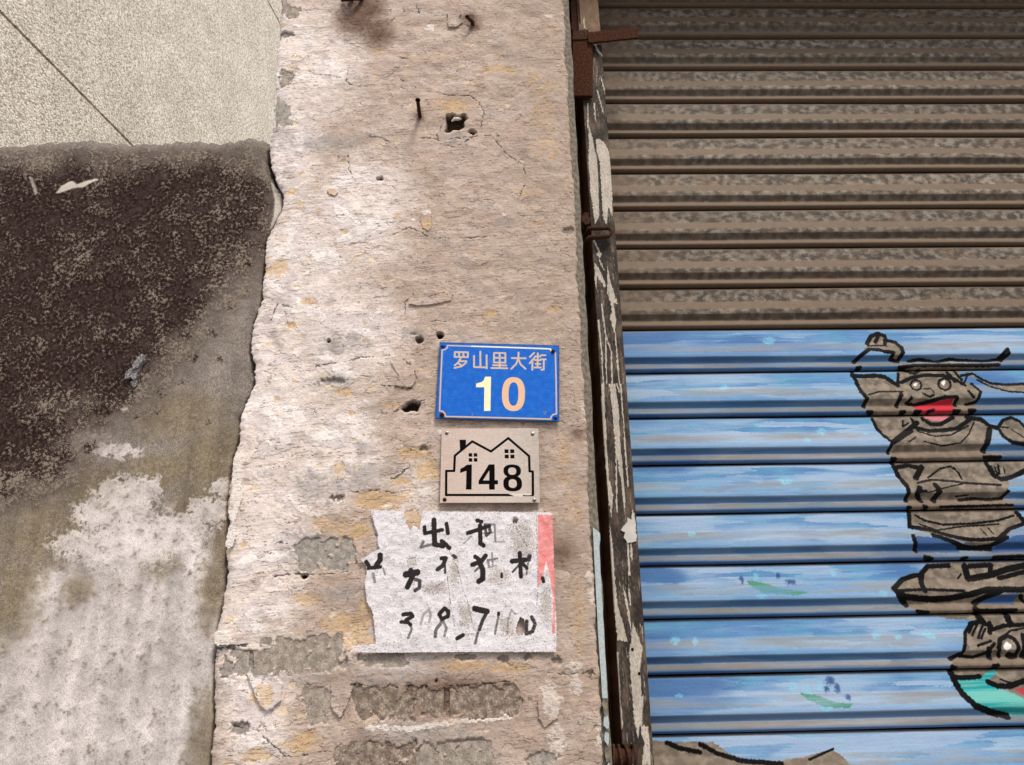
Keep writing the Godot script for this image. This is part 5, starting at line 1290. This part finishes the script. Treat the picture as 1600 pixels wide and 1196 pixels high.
	for j in h:
		for i in w:
			var x := x0 + (i + 0.5) * s
			var y := y1 - (j + 0.5) * s
			var b := n2.get_noise_2d(x * 1000, y * 1000)
			var c := n3.get_noise_2d(x * 1000, y * 1000)
			var st := ns.get_noise_2d(x * 220, y * 1000)
			var on := paper.soft(x + 0.0013 * c, y + 0.001 * c)
			var col := rgb(220, 217, 225) * (1.0 + 0.035 * st + 0.04 * b)
			col = col.lerp(rgb(178, 172, 170), smoothstep(0.1, 0.5, b + 0.4 * c) * 0.45)
			var tn := smoothstep(0.1, 0.6, thin.soft(x, y) + 0.5 * c + 0.2 * b)
			col = col.lerp(rgb(172, 164, 160), tn * 0.6)
			col = col.lerp(rgb(122, 112, 104), smoothstep(0.42, 0.56, c + 0.4 * st + 0.25 * tn) * 0.45)
			var rd := red.soft(x + 0.0016 * c, y + 0.0016 * c)
			col = col.lerp(rgb(222, 122, 124).lerp(rgb(228, 160, 158), clampf(0.4 + b + c, 0, 1)), rd * 0.9)
			var nk := ink.soft(x + 0.0006 * c, y + 0.0006 * c)
			nk *= clampf(1.1 + 0.5 * c + 0.5 * st - 0.4 * tn, 0.0, 1.0) if nk < 0.9 else 1.0
			col = col.lerp(rgb(38, 34, 36), clampf(nk, 0, 1) * 0.95)
			var fo := fold.soft(x + 0.0007 * c, y + 0.0007 * c)
			col *= 1.0 - 0.3 * fo * clampf(0.6 + 2.0 * c, 0, 1)
			by[k4] = int(clampf(col.x, 0, 255)); by[k4 + 1] = int(clampf(col.y, 0, 255)); by[k4 + 2] = int(clampf(col.z, 0, 255))
			by[k4 + 3] = 255 if on > 0.5 else 0
			fl[j * w + i] = 0.014 * st + 0.010 * c + 0.035 * fo + 0.04 * b
			k4 += 4
	var m := mat("pasted_paper", ImageTexture.create_from_image(Image.create_from_data(w, h, false, Image.FORMAT_RGBA8, by)), 0.9, tex_h(w, h, fl))
	m.transparency = BaseMaterial3D.TRANSPARENCY_ALPHA_SCISSOR
	m.alpha_scissor_threshold = 0.5
	var nx := 150
	var ny := 110
	var v := PackedVector3Array()
	var uv := PackedVector2Array()
	var keep := PackedByteArray()
	var lo := noise(1.0 / 60.0, 3, 114)
	for j in ny:
		for i in nx:
			var x := lerpf(x0, x0 + W, float(i) / (nx - 1))
			var y := lerpf(y1, y1 - H, float(j) / (ny - 1))
			v.append(Vector3(x, y, 0.0052 + 0.0016 * lo.get_noise_2d(x * 1000, y * 1000) + 0.0005 * n2.get_noise_2d(x * 1000, y * 1000)))
			uv.append(Vector2((x - x0) / W, (y1 - y) / H))
			var any := 0.0
			for q in [[0, 0], [3, 0], [0, 3], [3, 3], [1, 1], [-1, -1]]:
				any = maxf(any, paper.at(x + q[0] * 0.0008, y - q[1] * 0.0008))
			keep.append(1 if any > 0 else 0)
	tag(put("paper_notice", sheet(nx, ny, v, uv, keep), m), "torn white paper notice with black brush writing and red edge, pasted low on the pier", "notice")

# ---- nails, brackets and other iron
func make_ironwork() -> void:
	var rust := mat("rusted_iron", rust_tex(31, rgb(44, 28, 23), rgb(84, 52, 39)), 0.95)
	tri(rust, 14.0)
	var dark := mat("dark_iron", rust_tex(32, rgb(44, 32, 27), rgb(84, 58, 44)), 0.9)
	tri(dark, 14.0)
	var a := [-.119,2.3783]
	var nail := thing("bent_nail", "rusty nail sticking out of the plaster left of the chipped hole", "nail", Vector3(a[0], a[1], 0))
	put("shank", tube([Vector3(0, 0, -0.01), Vector3(0, 0.0005, 0.02), Vector3(0.0005, 0.001, 0.040)], [0.0032, 0.0031, 0.0029]), rust, nail)
	put("head", tube([Vector3(0.0005, 0.001, 0.0400), Vector3(0.0005, 0.001, 0.0415)], [0.0044, 0.004]), rust, nail)
	a = [-.0305,2.5768]
	nail = thing("short_nail", "short rusty nail near the top of the pier", "nail", Vector3(a[0], a[1], 0))
	put("shank", tube([Vector3(0.002, -0.001, -0.01), Vector3(0, 0, 0.006), Vector3(-0.008, -0.002, 0.018)], [0.0038, 0.0034, 0.0026]), dark, nail)
	put("head", tube([Vector3(-0.008, -0.002, 0.018), Vector3(-0.009, -0.002, 0.020)], [0.0042, 0.0036]), dark, nail)
	a = [-.243,2.6231]
	var hook := thing("iron_hook", "dark rusty iron hook at the top edge of the pier above a brown stain", "hook", Vector3(a[0], a[1], 0))
	put("bar", tube([Vector3(-0.020, 0.004, 0.004), Vector3(-0.008, -0.001, 0.012), Vector3(0.006, 0.0, 0.014), Vector3(0.014, 0.006, 0.006), Vector3(0.016, 0.02, -0.006)], [0.003, 0.0046, 0.005, 0.004, 0.0035], 10), dark, hook)
	put("wall_pin", tube([Vector3(-0.004, 0.012, -0.01), Vector3(-0.003, 0.006, 0.012)], [0.004, 0.0042], 8), rust, hook)
	# plug of white filler in the chipped hole
	a = [-.0577,2.3751]
	var plug := mat("white_filler", rust_tex(33, rgb(196, 186, 178), rgb(232, 226, 220)), 0.9)
	tag(put("wall_plug", tube([Vector3(-0.008, -0.001, 0), Vector3(-0.003, 0.0015, 0.003), Vector3(0.003, 0.001, 0.0035), Vector3(0.008, 0.003, 0.001)], [0.0012, 0.003, 0.0028, 0.001], 9), plug, self, Vector3(a[0], a[1], -0.006)), "white scrap of filler stuck in the chipped hole near the nail", "plug")
	# crumpled scrap on the cement wall
	a = [-.5317,1.9337]
	var foil := mat("grey_plastic", rust_tex(34, rgb(66, 64, 66), rgb(176, 174, 176)), 0.35)
	tri(foil, 20.0)
	var scrap := thing("plastic_scrap", "small crumpled grey plastic scrap stuck to the mouldy cement wall", "litter", Vector3(a[0], a[1], -0.012))
	var rng := RandomNumberGenerator.new()
	rng.seed = 12
	for t in [[[-0.012, -0.016, -0.004, -0.012, 0.002, -0.018, 0.006, -0.004, 0.004, 0.008, -0.004, 0.002, -0.012, -0.004], 0.006], [[-0.002, -0.004, 0.006, 0.002, 0.012, 0.014, 0.009, 0.024, 0.003, 0.016, -0.002, 0.008], 0.009], [[-0.004, -0.020, 0.002, -0.028, 0.006, -0.022, 0.002, -0.012], 0.003]]:
		put("fold", slab(rough_outline(t[0], 0.0012, int(t[1] * 1e4)), 0.0, t[1], 0.0018), foil, scrap)
	# flat bracket and strap over the rail
	var br := thing("rusted_bracket", "rust-brown steel bracket plate with strap reaching across the shutter top", "bracket")
	put("plate", slab(rough_outline([.1512,2.572,.1876,2.5742,.1813,2.4486,.1464,2.4487], 0.0005, 3), -0.038, -0.031, 0.0008), rust, br)
	put("strap", slab(rough_outline([.1801,2.585,.2279,2.591,.2711,2.5974,.2693,2.5733,.2264,2.5674,.1847,2.5616,.1784,2.5637], 0.0005, 4), -0.0305, -0.026, 0.0006), rust, br)
	put("top_flange", slab(rough_outline([.1512,2.5899,.179,2.5944,.181,2.587,.1803,2.573,.1509,2.5708], 0.0005, 6), -0.037, -0.029, 0.001), dark, br)
	put("stub", slab(rough_outline([.1543,2.6879,.1738,2.688,.1716,2.6569,.1744,2.6225,.1754,2.6119,.1573,2.6082,.1531,2.6149], 0.0006, 8), -0.075, -0.05, 0.002), dark, br)
	# staple on the rail
	var lt := thing("iron_staple", "rusty iron staple fixed across the rail above the white paint scrapes", "latch")
	var q := [.1591,2.1726,.1975,2.1738,.1595,2.18,.1966,2.1807,.1586,2.1624,.1956,2.1657]
	var zf := -0.030
	put("loop", tube([Vector3(q[4] - 0.004, q[5], -0.05), Vector3(q[4], q[5], zf), Vector3(q[6] - 0.004, q[7], zf), Vector3(q[2], q[3], zf), Vector3(q[10] - 0.004, q[11], zf), Vector3(q[8], q[9], zf), Vector3(q[8] - 0.004, q[9], -0.05)], [0.0036, 0.0038, 0.0036, 0.0034, 0.0038, 0.0042, 0.004], 8), dark, lt)
	var e := [.1554,2.1994]
	put("eye", slab(ragged(e[0], e[1], 0.0075, 0.0115, 14, 0.22, 9), -0.06, -0.03, 0.003), dark, lt)
	var g := [.1447,2.2191,.1458,2.21,.1442,2.1979,.1468,2.1873,.1495,2.1828]
	put("wire", tube([Vector3(g[0], g[1], -0.02), Vector3(g[2], g[3], -0.016), Vector3(g[4], g[5], -0.018), Vector3(g[6], g[7], -0.022), Vector3(g[8], g[9], -0.03)], [0.0009, 0.0011, 0.001, 0.0012, 0.001], 6), dark, lt)
	# bolt with a rag at the foot of the picture
	var bo := thing("rusty_bolt", "rusty bolt barrel wrapped with wire at the rail's lower end", "bolt")
	var f := [.1379,1.3933,.1852,1.396,.1559,1.3966]
	put("barrel", tube([Vector3(f[0] - 0.006, f[1], -0.052), Vector3(f[0] + 0.004, f[1], -0.034), Vector3(f[4], f[5], -0.030), Vector3(f[2] - 0.012, f[3] + 0.001, -0.030)], [0.0115, 0.0125, 0.012, 0.010], 14), rust, bo)
	for t in [0.25, 0.45, 0.62, 0.8]:
		var cx := lerpf(f[0], f[2], t)
		var ring := []
		var rr := []
		for k in 13:
			var an := TAU * k / 12.0
			ring.append(Vector3(cx + 0.002 * sin(an + t * 9), f[5] + 0.0145 * cos(an), -0.030 + 0.0145 * sin(an)))
			rr.append(0.0016 + 0.0008 * rng.randf())
		put("wire_turn", tube(ring, rr, 7), dark if t < 0.5 else rust, bo)

# ---- housing added out of view over the shutter to shade its top slats
func make_housing() -> void:
	var m := mat("grey_housing", rust_tex(41, rgb(120, 112, 104), rgb(150, 142, 132)), 0.8)
	var b := put("added_housing", box(0.16, 1.75, 2.80, 3.25, -0.12, 0.05, 0.006), tri(m, 6.0))
	var p := put("far_pier", box(1.6, 2.3, 0, 3.3, -0.25, 0.0, 0.004), tri(mat("plain_plaster", rust_tex(42, rgb(176, 158, 144), rgb(204, 186, 172)), 0.95), 3.0))
	tag(p, "plain beige pier at the far right end of the shutter", "wall")
	tag(b, "added grey housing over the shutter opening, unseen, shades the top slats", "housing")

# ---- the other side of the street: fronts added out of view for the steel plate's reflection, also shading the alley
func make_opposite() -> void:
	var glass := StandardMaterial3D.new()
	glass.resource_name = "window_glass"
	glass.albedo_color = Color8(40, 46, 50)
	glass.roughness = 0.1
	var roof := mat("roof_tile", rust_tex(53, rgb(96, 84, 78), rgb(126, 112, 102)), 0.9)
	for q in [["added_pink_house", 0.02, 7.5, 5.2, rgb(240, 208, 198), rgb(246, 218, 208), "added pink house front across the street, unseen, for the plate reflection"], ["added_grey_house", -8.0, -0.5, 4.6, rgb(156, 154, 140), rgb(176, 174, 160), "added grey green house front across the street, unseen, for the plate reflection"]]:
		var h := thing(q[0], q[6], "house", Vector3(0, 0, 6.0))
		h.rotation.y = PI
		var m := mat("street_render", rust_tex(51, q[4], q[5]), 0.9)
		put("wall", box(q[1], q[2], 0, q[3], -5.0, 0), tri(m, 1.2), h)
		put("roof", box(q[1] - 0.15, q[2] + 0.1, q[3] + 0.002, q[3] + 0.18, -5.2, 0.3), tri(roof, 1.0), h)
		for k in 3:
			var x: float = lerpf(q[1] + 1.4, q[2] - 1.4, k / 2.0)
			put("window", box(x - 0.5, x + 0.5, 3.3, 4.4, 0.004, 0.02), glass, h)
			put("door" if k == 1 else "window", box(x - 0.5, x + 0.5, 0.1 if k == 1 else 1.0, 2.2, 0.004, 0.02), glass if k != 1 else roof, h)
